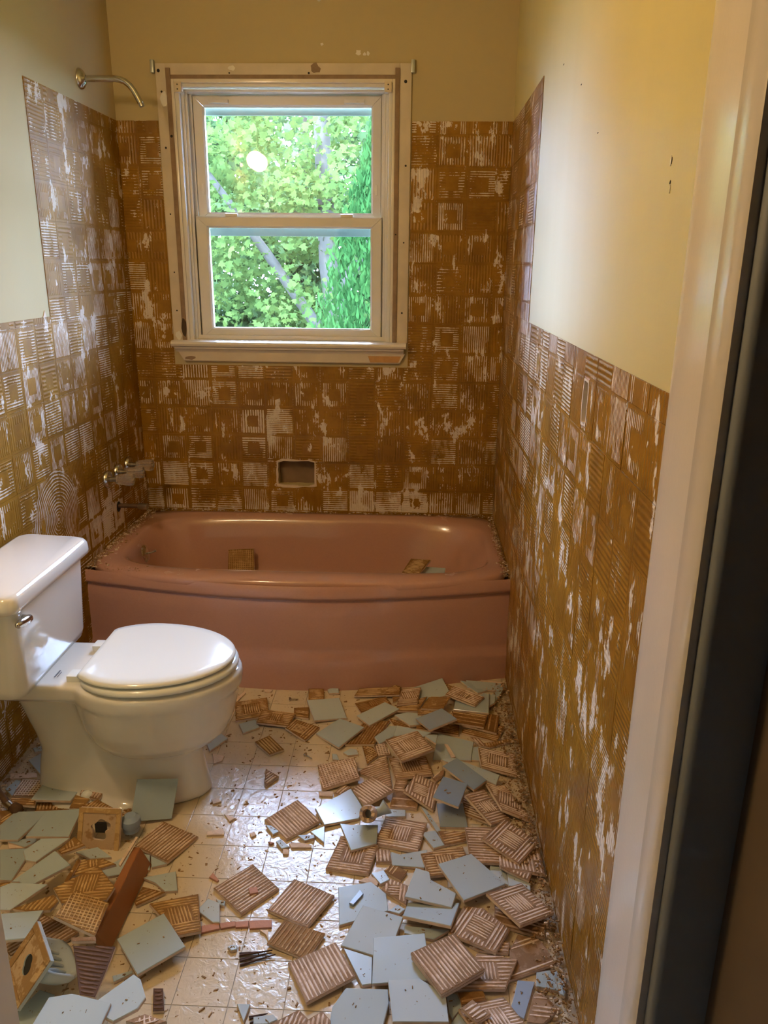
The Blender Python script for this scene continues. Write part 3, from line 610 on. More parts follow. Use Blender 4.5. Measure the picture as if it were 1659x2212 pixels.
('B','p',[(1.1187,-.9205,.0078),(1.1435,-.8969,.0089),(1.1463,-.8290,.0129),(1.1241,-.8136,.0141),(1.1113,-.8238,.0136)],'brown tile shard tucked behind the upright bar-shaped tile'),
('B','q',[(1.1411,-.8891,.0192),(1.1421,-.8379,.0208),(.9977,-.8469,.0139),(.9840,-.8937,.0118)],'long brown ribbed bar of tile lying along the tub'),
('B','p',[(1.1332,-.9912,.0190),(1.2027,-.9911,.0190),(1.2364,-.8966,.0196),(1.1323,-.9572,.0192)],'brown smeared tile back under a smaller patchy one'),
('B','n',[(1.1333,-.9710,.0300),(1.2025,-.9508,.0272),(1.2153,-.8485,.0268),(1.1469,-.8655,.0296)],'patchy brown and beige tile back left of the tilted sage tile'),
('G','-',[(1.3236,-.9759,.0208),(1.4366,-1.0104,.0321),(1.4492,-.8876,.0333),(1.3331,-.9028,.0217)],'sage green tile under a patchy brown and beige one near wall'),
('B','n',[(1.2980,-.9066,.0362),(1.3946,-.9754,.0355),(1.4293,-.9225,.0391),(1.3284,-.8518,.0397)],'brown and beige patchy tile back lying on a sage tile'),
('B','n',[(1.0142,-.9911,.0078),(1.1151,-.9333,.0089),(1.0924,-.8903,.0110),(.9896,-.9389,.0104)],'brown comb-marked tile back under a narrow sage half tile'),
('G','-',[(1.0482,-1.0795,.0162),(1.1432,-.9846,.0222),(1.0924,-.9449,.0222),(1.0024,-1.0251,.0169)],'narrow sage green half tile on a comb-marked brown back'),
('B','p',[(1.2034,-1.0228,.0248),(1.2632,-1.0142,.0261),(1.2681,-.9788,.0276),(1.2025,-.9877,.0262)],'brown ribbed tile edge under a diagonal-grooved brown back'),
('B','p',[(1.2145,-.9981,.0353),(1.2877,-.9998,.0343),(1.3150,-.9210,.0368),(1.2398,-.9304,.0374)],'glossy brown diagonal-grooved tile back right of a patchy one'),
('B','q',[(1.1272,-1.0643,.0093),(1.1791,-1.0702,.0081),(1.1990,-1.0546,.0079),(1.1099,-1.0272,.0104)],'thin brown tile back under a green wedge'),
('G','-',[(1.1790,-1.0731,.0168),(1.2147,-1.0659,.0180),(1.2149,-1.0072,.0201),(1.1701,-.9971,.0192),(1.1277,-1.0152,.0174)],'dusty green wedge of tile left of the slate blue tile'),
('B','p',[(1.1989,-1.0821,.0119),(1.3340,-1.1065,.0078),(1.3387,-1.0513,.0108),(1.1989,-1.0560,.0134)],'brown ribbed tile back under the slate blue tile'),
('G','b',[(1.2403,-1.1509,.0526),(1.3263,-1.1016,.0648),(1.2828,-1.0139,.0474),(1.1964,-1.0611,.0348)],'slate blue tile lying on brown backs below the tub'),
('B','p',[(1.3446,-1.0922,.0079),(1.4538,-1.1379,.0083),(1.4858,-1.0508,.0111),(1.3474,-1.0754,.0084)],'brown tile back lowest in the neat stack by the wall'),
('B','s',[(1.4547,-1.1028,.0174),(1.4744,-1.0018,.0188),(1.4343,-.9963,.0209),(1.3451,-1.0708,.0235)],'brown tile back second in the neat stack by the wall'),
('B','s',[(1.3211,-1.0706,.0316),(1.4144,-1.0891,.0286),(1.4340,-1.0191,.0305),(1.3157,-1.0088,.0338)],'smooth brown tile back topmost of the neat stack by the wall'),
('G','-',[(1.0845,-1.1774,.0146),(1.1291,-1.1343,.0164),(1.1355,-1.0821,.0187),(1.1138,-1.0833,.0188),(1.0675,-1.1441,.0162)],'dusty green tile under the long-ribbed brown back'),
('G','-',[(1.2134,-1.1939,.0501),(1.2440,-1.1650,.0518),(1.1363,-1.1300,.0517),(1.1283,-1.1842,.0492)],'pale glazed tile partly under the big pink ribbed back'),
('G','-',[(1.2575,-1.2321,.0599),(1.2641,-1.1882,.0611),(1.2358,-1.1903,.0615),(1.2244,-1.1974,.0614)],'small dusty green corner left of the pale chipped tile'),
('B','q',[(1.4280,-1.1686,.0081),(1.5040,-1.1333,.0116),(1.5016,-1.1208,.0121),(1.3911,-1.1540,.0079)],'thin brown tile edge leaning at the foot of the ribbed wall'),
('B','q',[(1.4009,-1.1712,.0155),(1.4195,-1.1760,.0150),(1.3959,-1.1345,.0173),(1.3692,-1.1301,.0179)],'beige ribbed tile edge below the neat stack'),
('G','-',[(1.3667,-1.2350,.0078),(1.3905,-1.2379,.0086),(1.3934,-1.1715,.0110),(1.3745,-1.1715,.0103)],'narrow green strip right of the pale tile with the chip'),
('G','-',[(1.2495,-1.2418,.0081),(1.3645,-1.2391,.0084),(1.3784,-1.1548,.0168),(1.2681,-1.1191,.0204)],'pale glazed tile carrying a beige splinter'),
('C','-',[(1.3064,-1.2449,.0198),(1.3178,-1.2394,.0198),(1.2960,-1.1755,.0198),(1.2865,-1.1741,.0198)],'beige splinter lying on the pale glazed tile'),
('B','x',[(1.0522,-1.2735,.0078),(1.0833,-1.2300,.0088),(1.0660,-1.1876,.0097),(1.0313,-1.1830,.0098)],'brown mesh-marked tile back left edge of the heap'),
('B','x',[(1.0836,-1.2361,.0087),(1.1244,-1.2263,.0078),(1.1013,-1.1652,.0114),(1.0677,-1.1838,.0117)],'pink ribbed tile back left of the big pink one'),
('B','n',[(1.1390,-1.3526,.0173),(1.2496,-1.3236,.0151),(1.2292,-1.2257,.0078),(1.1155,-1.2410,.0090)],'pink tile back with a brown upper band in the heap'),
('B','n',[(1.1555,-1.3166,.0506),(1.2526,-1.2593,.0559),(1.2019,-1.1674,.0593),(1.1047,-1.2132,.0545)],'big pink ribbed tile back topping the middle of the heap'),
('G','-',[(1.4990,-1.2673,.0078),(1.5150,-1.2408,.0090),(1.4966,-1.2256,.0085)],'tiny pale blue glazed corner at the wall'),
('B','n',[(1.3905,-1.2980,.0296),(1.4975,-1.3137,.0113),(1.5007,-1.1964,.0078),(1.3888,-1.1993,.0275)],'pink nested-square tile back close to the ribbed wall'),
('G','-',[(1.3593,-1.3325,.0322),(1.4254,-1.3845,.0315),(1.4399,-1.3414,.0334),(1.3087,-1.2660,.0337),(1.2720,-1.2728,.0328)],'pale blue glazed tile under the dark slate half tile'),
('B','s',[(1.2564,-1.3484,.0084),(1.2787,-1.3161,.0087),(1.2833,-1.2863,.0086),(1.2425,-1.3285,.0080)],'sandy tile back piece left of the dark slate half tile'),
('G','b',[(1.3602,-1.4195,.0388),(1.3995,-1.3766,.0410),(1.3189,-1.2766,.0414),(1.2760,-1.3147,.0392)],'dark slate blue half tile with a rounded edge'),
('B','x',[(.9321,-1.4028,.0090),(1.0365,-1.3663,.0256),(1.0134,-1.2646,.0247),(.9045,-1.2872,.0078)],'pink woven-pattern tile back at the heap\'s left edge'),
('B','q',[(1.0897,-1.3627,.0082),(1.1120,-1.3867,.0083),(1.1309,-1.3752,.0087),(1.1074,-1.2247,.0104),(1.0275,-1.3137,.0078)],'triangular ribbed pink tile back with a broken lower edge'),
('B','q',[(1.0583,-1.4803,.0208),(1.1373,-1.4248,.0338),(1.0745,-1.3445,.0173),(1.0156,-1.3912,.0078)],'pink striped tile back below the triangular one'),
('B','s',[(.9890,-1.4220,.0084),(1.0127,-1.3883,.0101),(.9892,-1.3757,.0103),(.9663,-1.4163,.0083)],'sandy tile back sliver behind the pale blue corner-cut tile'),
('G','-',[(1.1158,-1.5066,.0078),(1.1708,-1.5018,.0087),(1.1704,-1.4773,.0097),(1.1146,-1.4761,.0089)],'bright pale blue glazed strip behind the broken ceramic post'),
('G','-',[(.9553,-1.5526,.0130),(1.0445,-1.5176,.0086),(1.0543,-1.4746,.0078),(1.0131,-1.3927,.0092),(.9232,-1.4895,.0141)],'pale blue corner-cut tile left of the broken ceramic post'),
('B','s',[(1.1269,-1.4660,.0084),(1.2015,-1.4715,.0078),(1.2066,-1.4364,.0089),(1.1645,-1.3871,.0107),(1.1746,-1.3490,.0119),(1.1406,-1.3455,.0122)],'sandy half-smeared tile back right of the ceramic post'),
('B','n',[(1.2469,-1.4746,.0081),(1.2668,-1.3611,.0078),(1.1991,-1.3399,.0292),(1.1649,-1.4301,.0349)],'pink tile back with smeared sandy half behind the violet-blue tile'),
('G','-',[(1.2550,-1.5595,.0079),(1.2650,-1.5519,.0079),(1.2266,-1.4751,.0117),(1.2132,-1.4664,.0123)],'thin triangular blue glazed edge below the smeared backs'),
('B','p',[(1.3325,-1.4842,.0091),(1.3951,-1.5204,.0106),(1.3502,-1.4058,.0081),(1.3278,-1.4136,.0079)],'narrow pink ribbed tile back under the cream-patched one'),
('G','b',[(1.2637,-1.5383,.0084),(1.3372,-1.5366,.0082),(1.3312,-1.4392,.0080),(1.2560,-1.4434,.0083)],'blue glazed tile half hidden under the violet-blue one'),
('G','b',[(1.3126,-1.5088,.0496),(1.3437,-1.4035,.0465),(1.2752,-1.3833,.0533),(1.2438,-1.4806,.0565)],'violet-blue glazed tile in the heart of the heap'),
('B','n',[(1.3993,-1.5439,.0247),(1.4555,-1.4983,.0078),(1.3896,-1.4003,.0276),(1.3325,-1.4501,.0447)],'pink and cream-patched tile back right of the violet-blue tile'),
('B','n',[(1.4314,-1.4908,.0325),(1.5150,-1.5065,.0090),(1.4561,-1.3626,.0123),(1.3979,-1.3773,.0312)],'pink nested-square tile back leaning on the ribbed wall'),
('G','-',[(1.2448,-1.6212,.0092),(1.2733,-1.6067,.0078),(1.2502,-1.5527,.0083),(1.2129,-1.5658,.0101)],'bright blue star-shaped shard below the triangular blue edge'),
('B','p',[(1.2732,-1.6084,.0093),(1.3306,-1.5897,.0082),(1.3327,-1.5539,.0079),(1.2584,-1.5564,.0093)],'dark brown ribbed tile back below the half hidden blue tile'),
('G','-',[(1.3800,-1.7175,.0101),(1.4270,-1.7392,.0090),(1.4303,-1.6758,.0078),(1.3838,-1.6745,.0092)],'pale green tile corner under the large notched blue tile'),
('G','-',[(1.4219,-1.7474,.0164),(1.4726,-1.7593,.0161),(1.4780,-1.7195,.0165),(1.4236,-1.6969,.0169)],'dusty green tile under the lower right pink backs'),
('B','q',[(1.0991,-1.6769,.0079),(1.1382,-1.6754,.0083),(1.1328,-1.6329,.0094),(1.0966,-1.6288,.0091)],'dark brown tile back in the gap below the square pink one'),
('B','q',[(1.4252,-1.7127,.0266),(1.4712,-1.7382,.0240),(1.4820,-1.7133,.0251),(1.4075,-1.6993,.0277)],'thin brown tile edge beneath the wall-side pink backs'),
('B','q',[(1.4057,-1.6964,.0254),(1.5140,-1.7131,.0221),(1.5150,-1.5995,.0079),(1.4097,-1.6064,.0140)],'pink ridged tile back beneath the wall-side oval-marked one'),
('B','p',[(1.3346,-1.6780,.0196),(1.4138,-1.6792,.0195),(1.4213,-1.5598,.0314),(1.3271,-1.5642,.0310)],'pink striped tile back left of the oval-marked one'),
('B','n',[(1.4543,-1.6875,.0267),(1.5150,-1.6035,.0233),(1.4339,-1.5334,.0370),(1.3652,-1.6155,.0414)],'sandy tile back with a pale oval mark against the wall'),
('B','n',[(.9757,-1.7045,.0078),(1.0823,-1.7229,.0105),(1.1042,-1.6192,.0110),(1.0025,-1.5896,.0085)],'beige square-patterned tile back under a pale blue one at the bright floor'),
('G','-',[(.9976,-1.5579,.0231),(1.0309,-1.5590,.0214),(1.0988,-1.5514,.0181),(1.0982,-1.6212,.0173),(1.0352,-1.6530,.0201)],'pale blue glazed tile under the broken ceramic post'),
('B','n',[(1.0918,-1.6132,.0078),(1.2047,-1.6389,.0106),(1.2289,-1.5299,.0112),(1.1179,-1.5042,.0085)],'pink nested-square tile back right of the ceramic post'),
('B','s',[(1.1629,-1.7340,.0080),(1.1777,-1.7049,.0081),(1.1422,-1.6788,.0092),(1.1199,-1.7067,.0093)],'small dirty brown tile back left of the star-shaped blue shard cluster'),
('G','-',[(1.1372,-1.6452,.0130),(1.1572,-1.6513,.0120),(1.2286,-1.6289,.0103),(1.2202,-1.6893,.0078),(1.1406,-1.6889,.0109)],'bright blue spiky shard below the pink nested-square tile'),
('B','n',[(1.2303,-1.7280,.0174),(1.2693,-1.7202,.0168),(1.2742,-1.6879,.0162),(1.3262,-1.6458,.0148),(1.3188,-1.6166,.0144),(1.2112,-1.6507,.0163)],'brown tile back with a pale comb patch left of the notched blue tile'),
('G','-',[(1.1142,-1.7499,.0087),(1.1363,-1.7336,.0088),(1.1198,-1.7028,.0082),(1.0895,-1.7146,.0080)],'small pale blue shard beside a pink round flake'),
('C','-',[(1.1067,-1.7519,.0056),(1.1095,-1.7315,.0056),(1.0821,-1.7201,.0056),(1.0604,-1.7391,.0056)],'pink round flake of bisque beside a small blue shard'),
('B','n',[(1.1773,-1.8112,.0078),(1.1802,-1.7540,.0111),(1.1382,-1.7343,.0118),(1.1168,-1.7659,.0099)],'small pink ribbed tile back between two pale blue tiles'),
('G','-',[(1.1615,-1.8383,.0086),(1.1756,-1.8244,.0092),(1.1572,-1.8109,.0088),(1.1359,-1.8297,.0079)],'tiny pale blue shard between the glazed tiles'),
('G','-',[(1.1741,-1.8917,.0078),(1.2385,-1.9071,.0093),(1.2740,-1.8814,.0112),(1.2250,-1.8760,.0099),(1.1738,-1.8727,.0084)],'pale blue strip of tile under two stacked blue tiles'),
('G','-',[(1.2764,-1.9014,.0429),(1.3012,-1.8058,.0154),(1.1808,-1.8042,.0089),(1.1695,-1.8601,.0251)],'pale blue tile lower of a pair with broken edges'),
('G','-',[(1.2816,-1.8311,.0254),(1.2944,-1.7874,.0249),(1.2344,-1.7466,.0253),(1.2310,-1.7211,.0251),(1.1986,-1.7101,.0255),(1.1732,-1.8050,.0266)],'pale blue corner-cut tile upper of a pair with broken edges'),
('G','-',[(1.3105,-1.8195,.0359),(1.4137,-1.7509,.0239),(1.3374,-1.6590,.0292),(1.2529,-1.7093,.0389)],'large pale blue notched tile sprinkled with grit'),
('G','-',[(1.0262,-1.8780,.0078),(1.1360,-1.8318,.0100),(1.1286,-1.7814,.0112),(1.0913,-1.7467,.0117),(1.0136,-1.7668,.0105)],'aqua tile carrying a grey ceramic stick'),
('C','g',[(1.0539,-1.8247,.0162),(1.0752,-1.7894,.0162),(1.0670,-1.7776,.0162),(1.0444,-1.8196,.0162)],'grey ceramic stick lying on the aqua tile'),
('B','n',[(1.3370,-1.9301,.0081),(1.4009,-1.9357,.0088),(1.4075,-1.9068,.0091),(1.3976,-1.9030,.0090),(1.3173,-1.9186,.0080)],'pink tile edge beneath the oval-marked back'),
('B','s',[(1.3771,-1.8562,.0087),(1.4861,-1.8956,.0138),(1.4931,-1.8503,.0131),(1.4581,-1.8089,.0109),(1.3840,-1.7978,.0078)],'pink sandy tile back beneath the white-streaked one at the wall'),
('B','n',[(1.4302,-1.8944,.0447),(1.5150,-1.8359,.0268),(1.4522,-1.7450,.0233),(1.3626,-1.8007,.0414)],'white-streaked pink tile back tilted up by the wall'),
('B','n',[(1.3727,-1.9432,.0161),(1.4111,-1.8773,.0163),(1.3551,-1.8233,.0198),(1.3101,-1.8219,.0216),(1.2712,-1.8999,.0212)],'brown and pink tile back with a cream oval centre'),
('G','-',[(1.0889,-2.0311,.0092),(1.1081,-2.0266,.0094),(1.1060,-1.9585,.0088),(1.0415,-1.9384,.0078)],'dusty blue triangle of tile under the big blue squares'),
('G','-',[(1.0353,-1.9347,.0101),(1.1384,-1.9693,.0135),(1.1706,-1.8593,.0206),(1.0768,-1.8258,.0176)],'grey blue tile nearest the aqua tile, upper of the big squares'),
('G','-',[(1.1095,-2.0350,.0190),(1.2308,-2.0280,.0283),(1.2189,-1.9114,.0303),(1.1066,-1.9213,.0216)],'grey blue square tile overlapping the one above it'),
('B','s',[(1.3935,-2.0036,.0078),(1.5016,-1.9581,.0115),(1.4733,-1.9000,.0142),(1.4265,-1.8895,.0141),(1.4047,-1.9302,.0117)],'pink tile back strewn with grit near the wall'),
('B','n',[(1.2806,-2.0384,.0179),(1.3835,-2.0323,.0167),(1.4181,-1.9570,.0173),(1.3318,-1.9483,.0185)],'half brown half pink tile back under a double stack'),
('G','-',[(1.4503,-2.0152,.0093),(1.4958,-2.0229,.0080),(1.4965,-1.9702,.0081),(1.4552,-1.9809,.0092)],'green tile slab with pale blue edge low by the wall'),
('G','-',[(1.4943,-2.0371,.0160),(1.5029,-2.0424,.0163),(1.4972,-1.9818,.0167),(1.4917,-1.9856,.0164)],'thin standing grey shard against the wall'),
('G','-',[(1.4979,-2.0295,.0078),(1.5068,-2.0329,.0081),(1.5150,-1.9904,.0107),(1.5091,-1.9831,.0108),(1.4969,-2.0013,.0093)],'pointed grey shard at the base of the ribbed wall'),
('G','-',[(1.2664,-2.0838,.0081),(1.2721,-2.0973,.0081),(1.2953,-2.0688,.0084),(1.2840,-2.0408,.0083),(1.2617,-2.0381,.0081)],'dusty green piece right of the notched bottom tile'),
('B','s',[(1.2917,-2.0721,.0162),(1.3425,-2.0614,.0189),(1.3379,-2.0403,.0191),(1.2868,-2.0442,.0166)],'dark brown tile back in the hollow under the double stack'),
('G','b',[(1.4028,-2.0351,.0084),(1.3888,-2.0746,.0083),(1.4149,-2.0902,.0080),(1.4488,-2.0031,.0082),(1.4133,-2.0014,.0085)],'steel blue tile piece low between pink backs'),
('G','-',[(1.3022,-2.1102,.0094),(1.2851,-2.0838,.0091),(1.2686,-2.1079,.0078)],'small pale blue triangle at the bottom edge'),
('B','s',[(1.4201,-2.0974,.0089),(1.4505,-2.0994,.0082),(1.4916,-2.0658,.0079),(1.4578,-2.0295,.0093),(1.4411,-2.0342,.0096)],'gritty pinkish tile back at the bottom by the wall'),
('B','n',[(1.3236,-2.1695,.0442),(1.4194,-2.1350,.0347),(1.3796,-2.0423,.0092),(1.2846,-2.0852,.0210)],'pink framed tile back at the bottom edge'),
('B','p',[(1.3179,-2.1298,.0389),(1.3468,-2.1087,.0385),(1.3121,-2.0798,.0406),(1.2892,-2.1001,.0409)],'small ribbed tile piece on the pink framed back'),
('G','-',[(1.1549,-2.1307,.0344),(1.2640,-2.1255,.0338),(1.2598,-2.0714,.0340),(1.2351,-2.0477,.0342),(1.2065,-2.0310,.0344),(1.1424,-2.0382,.0348)],'grey blue tile with a bite out of its top edge'),
('G','-',[(1.0325,-2.0828,.0097),(1.0289,-2.1222,.0078),(1.1364,-2.1196,.0110),(1.1455,-2.0733,.0133),(1.1427,-2.0417,.0147),(1.0557,-2.0409,.0123)],'pale blue corner-cut tile lowest at the bottom edge'),
('B','q',[(1.2517,-2.0751,.0379),(1.3413,-2.0098,.0340),(1.2801,-1.9240,.0334),(1.1900,-1.9807,.0371)],'striped tile back lower of the double stack'),
('B','q',[(1.2499,-2.0765,.0455),(1.3422,-2.0118,.0455),(1.2814,-1.9232,.0455),(1.1882,-1.9788,.0455)],'striped tile back on top of the double stack'),
('B','p',[(.7982,-1.8578,.0081),(.8723,-1.7758,.0081),(.7931,-1.6991,.0081),(.7150,-1.7819,.0081)],'pinkish striped tile back with a red chip on it'),
('C','r',[(.8069,-1.8024,.0137),(.8260,-1.7957,.0137),(.8197,-1.7787,.0137),(.8000,-1.7836,.0137)],'small square reddish chip on the striped tile back'),
('B','p',[(.9559,-1.8914,.0128),(1.0069,-1.7939,.0117),(.9041,-1.7423,.0078),(.8566,-1.8433,.0091)],'pinkish tile back with wavy ridges in mid floor'),
('B','q',[(.8630,-1.6073,.0079),(.9441,-1.5365,.0117),(.8694,-1.4528,.0119),(.7911,-1.5343,.0079)],'striped pink tile back on the bright floor left of the heap'),
('B','s',[(.9655,-1.9729,.0078),(.9975,-1.9044,.0108),(.9005,-1.8752,.0146),(.8728,-1.9381,.0118)],'brown smeared tile back with fishbone marks'),
('B','q',[(.9791,-2.0816,.0143),(1.0749,-2.0196,.0199),(1.0234,-1.9292,.0138),(.9259,-1.9826,.0078)],'large pink striped tile back with a cream oval at the heap\'s lower left'),
('G','-',[(.7395,-1.8848,.0092),(.7549,-1.8845,.0096),(.7410,-1.8273,.0092),(.7102,-1.8149,.0083),(.6935,-1.8503,.0079)],'grey green kite-shaped shard beside the tan nested back'),
('G','-',[(.7421,-1.8319,.0084),(.7543,-1.8347,.0081),(.7522,-1.8199,.0080),(.7295,-1.8160,.0085)],'tiny slate chip beside the kite-shaped shard'),
('C','r',[(.7197,-1.9115,.0056),(.7579,-1.8976,.0056),(.7524,-1.8806,.0056),(.7148,-1.8929,.0056)],'pink bisque strip end nearest the kite-shaped shard'),
('C','r',[(.7607,-1.8975,.0056),(.7922,-1.8890,.0056),(.7891,-1.8752,.0056),(.7542,-1.8823,.0056)],'pink bisque strip second from the kite-shaped shard'),
('C','r',[(.7930,-1.8924,.0056),(.8217,-1.8893,.0056),(.8181,-1.8720,.0056),(.7895,-1.8770,.0056)],'pink bisque strip third from the kite-shaped shard'),
('C','r',[(.8255,-1.8942,.0056),(.8745,-1.8883,.0056),(.8708,-1.8676,.0056),(.8181,-1.8720,.0056)],'longest pink bisque strip beside the smeared tile'),
('C','-',[(.8659,-1.9092,.0056),(.8743,-1.9255,.0056),(.8675,-1.8956,.0056),(.8482,-1.8965,.0056)],'thin curved beige chip below the longest pink strip'),
('G','-',[(.8606,-2.1232,.0080),(.8660,-2.0840,.0083),(.8384,-2.0839,.0082)],'pale triangular shard on the bare floor at the bottom'),
('G','-',[(.8810,-2.1277,.0087),(.9098,-2.1258,.0081),(.9273,-2.1146,.0080),(.9158,-2.1049,.0085),(.8780,-2.1126,.0091)],'grey tile corner at the bottom edge beside the triangle'),
('B','p',[(.9832,-2.1303,.0081),(.9880,-2.1118,.0082),(.9655,-2.0916,.0085),(.9104,-2.1288,.0083)],'pink ribbed tile back at the bottom edge left one'),
('B','p',[(1.0327,-2.1403,.0171),(1.0329,-2.1200,.0176),(1.0136,-2.0998,.0177),(.9671,-2.1346,.0156)],'pink ribbed tile back at the bottom edge right one'),
('G','-',[(.7984,-1.9581,.0085),(.8095,-1.9538,.0079),(.8084,-1.9426,.0080),(.7948,-1.9422,.0086),(.7883,-1.9493,.0089)],'small oval grey chip on the bare floor'),
('G','-',[(.8558,-1.6417,.0079),(.8752,-1.6344,.0082),(.8471,-1.6083,.0097),(.8374,-1.6174,.0093)],'rounded grey shard on the bright floor'),
('C','-',[(.8797,-1.6334,.0056),(.9301,-1.6308,.0056),(.9305,-1.6218,.0056),(.8990,-1.6135,.0056),(.8710,-1.6181,.0056)],'rounded pinkish chip on the bright floor'),
('G','-',[(.9114,-1.6103,.0085),(.9353,-1.5969,.0079),(.9324,-1.5862,.0085),(.8897,-1.5929,.0103)],'narrow grey shard touching the striped tile\'s foot'),
('G','-',[(.9614,-1.6137,.0078),(.9561,-1.5531,.0094),(.9213,-1.5758,.0091)],'bright aqua triangular shard on the bright floor'),
('C','-',[(.8617,-1.6585,.0056),(.8756,-1.6578,.0056),(.8745,-1.6403,.0056),(.8584,-1.6389,.0056)],'square pinkish chip below the rounded grey shard'),
('C','r',[(.8242,-1.6250,.0056),(.8325,-1.6178,.0056),(.8159,-1.6142,.0056)],'tiny pink chip left of the rounded grey shard'),
('C','-',[(.7698,-1.6005,.0056),(.7807,-1.5907,.0056),(.7736,-1.5793,.0056),(.7621,-1.5870,.0056)],'tiny beige chip near the top of the bright floor patch'),
('C','r',[(.7178,-1.7575,.0056),(.7213,-1.7533,.0056),(.7004,-1.7301,.0056),(.6950,-1.7446,.0056)],'rusty red splinter on the floor in front of the toilet'),
('C','-',[(.6513,-1.5997,.0056),(.6956,-1.5951,.0056),(.6945,-1.5835,.0056),(.6872,-1.5734,.0056),(.6477,-1.5859,.0056)],'flat beige curved chip in front of the toilet foot'),
('G','-',[(.8247,-1.5913,.0081),(.8388,-1.5789,.0080),(.8141,-1.5589,.0101),(.7992,-1.5581,.0107)],'grey tile fragment at the striped tile\'s near edge')]
# ================================================================ bathtub
tub=empty('bathtub',(.762,-.4,0),label='pink enamel bathtub with a bowed apron under the window',category='bathtub')
def bul(x): return .122*max(0,math.sin(PI*min(max(x,0),W)/W))**1.0
HT=.393
def rr(x0,x1,y0,y1,r,n=96,p=None):
    """rounded rectangle sampled by ray angle from its centre"""
    cx,cy=(x0+x1)/2,(y0+y1)/2; hx,hy=(x1-x0)/2,(y1-y0)/2; out=[]
    for i in range(n):
        # even spread along perimeter by parametric superellipse
        a=2*PI*(i+.5)/n; c,s=math.cos(a),math.sin(a); k=2/(2+8*(1-r)) if False else p or .42
        out.append((cx+hx*math.copysign(abs(c)**k,c),cy+hy*math.copysign(abs(s)**k,s)))
    return out
N=120
def outer(d=0):
    o=[]
    for (x,y) in rr(.001+d,W-.001-d,-.712,-.004-d,0,N,.20):
        if y<-.4: y-= bul(x)*.95*((-y-.4)/.312) ; y+=d
        o.append((x,y))
    return o
def inner(x0,x1,y0,y1,p): return rr(x0,x1,y0,y1,0,N,p)
rings=[]
def R3(pts,z): return [(x,y,z) for x,y in pts]
rings.append([(x,y,.352) for x,y in outer(.016)])
rings.append([(x,y,.356) for x,y in outer(.004)])
rings.append([(x,y,HT-.022) for x,y in outer(0)])
rings.append([(x,y,HT-.008) for x,y in outer(.003)])
rings.append([(x,y,HT) for x,y in outer(.012)])
i0=inner(.068,1.478,-.700,-.062,.44)
def lerp(A,B,t): return [(a[0]*(1-t)+b[0]*t,a[1]*(1-t)+b[1]*t) for a,b in zip(A,B)]
rings.append(R3(lerp(outer(.012),i0,.5),HT+.001))
rings.append(R3(i0,HT-.001)); 
for k,(ins,z) in enumerate(((.008,HT-.006),(.017,HT-.020),(.026,HT-.045),(.038,HT-.10),(.060,HT-.20),(.085,HT-.27),(.12,HT-.31),(.18,HT-.335))):
    b=ins*1.9 if z<HT-.05 else ins
    rings.append(R3(inner(.068+ins*1.05,1.478-b,-.700+ins,-.062-ins,.46+k*.012),z))
rings.append(R3(inner(.40,1.10,-.48,-.28,.6),.052))
loft('basin',rings,PINK,tub,cap0=False,auto=80)
# apron: profile swept across the width, following the bow
V=[];F=[];nx=90
def gz(x):
    t=x/W; e=min(1,max(0,(t-.04)/.30)); f=min(1,max(0,(.97-t)/.26)); s=lambda q:q*q*(3-2*q)
    return .330
def prof(x):
    g=gz(x); b=bul(x); y=-.712-b*.95
    cr=.106+.015*math.sin(PI*x/W)
    return [(y+.008,HT-.010),(y+.001,HT-.022),(y-.001,HT-.05),(y-.001,g+.018),(y+.001,g+.008),(y+.008,g+.002),(y+.015,g-.001),(y+.013,g-.008),(y+.008,g-.020),(y+.006,g-.06),(y+.006,cr+.03),(y+.004,cr+.010),(y-.004,cr-.004),(y-.008,cr-.02),(y-.008-b*.10,.03),(y-.007-b*.12,.0)]
for i in range(nx+1):
    x=.001+(W-.002)*i/nx
    for (y,z) in prof(x): V.append((x,y,z))
m=16
for i in range(nx):
    for j in range(m-1): a=i*m+j; F.append((a,a+m,a+m+1,a+1))
from_py('apron',V,F,PINK,tub,auto=60)
# overflow plate with its lever, on the sloping tap end
ov=lathe('overflow_plate',[(0,.010),(.012,.010),(.026,.007),(.034,.002),(.036,0)],CHROME,tub,loc=(0,0,0),axis='x',n=36)
ov.matrix_basis=Matrix.Translation((.116,-.405,.333))@Matrix.Rotation(math.radians(-14),4,'Y'); keep(ov,tub)
tube('overflow_lever',[(.122,-.405,.335),(.142,-.402,.338),(.156,-.398,.345)],[.004,.0035,.0045],DULLM,ov,10)
# ================================================================ taps, spout pipe, shower arm
FL=[]
for i in range(64):
    pass
def tap(y,lab):
    t=empty('bath_tap',(0,y,.647),label=lab,category='tap',group='bath taps on the tiled end wall')
    lathe('escutcheon',[(0,.014),(.016,.016),(.030,.013),(.034,.006),(.034,-.002),(0,-.002)],CHROME,t,loc=(0.004,y,.647),axis='x',n=32)
    tube('stem',[(.015,y,.647),(.046,y,.647)],.0095,DULLM,t,14)
    V=[];F=[];n=40;pr=[(.040,.013),(.046,.017),(.066,.019),(.084,.022),(.100,.023),(.108,.020),(.110,.012)]
    for x,r in pr:
        for k in range(n):
            rad=r*(1+.09*(1 if k%5 in (0,1,2) else -1)); a=2*PI*k/n; V.append((x,y+rad*math.cos(a),.647+rad*math.sin(a)))
    for i in range(len(pr)-1):
        for k in range(n): F.append((i*n+k,i*n+(k+1)%n,(i+1)*n+(k+1)%n,(i+1)*n+k))
    F.append(tuple(range(n))[::-1]); F.append(tuple(range((len(pr)-1)*n,len(pr)*n)))
    from_py('handle',V,F,ACRYL,t,smooth=False)
    lathe('index_cap',[(0,.004),(.008,.003),(.010,0)],DULLM,t,loc=(.110,y,.647),axis='x',n=18)
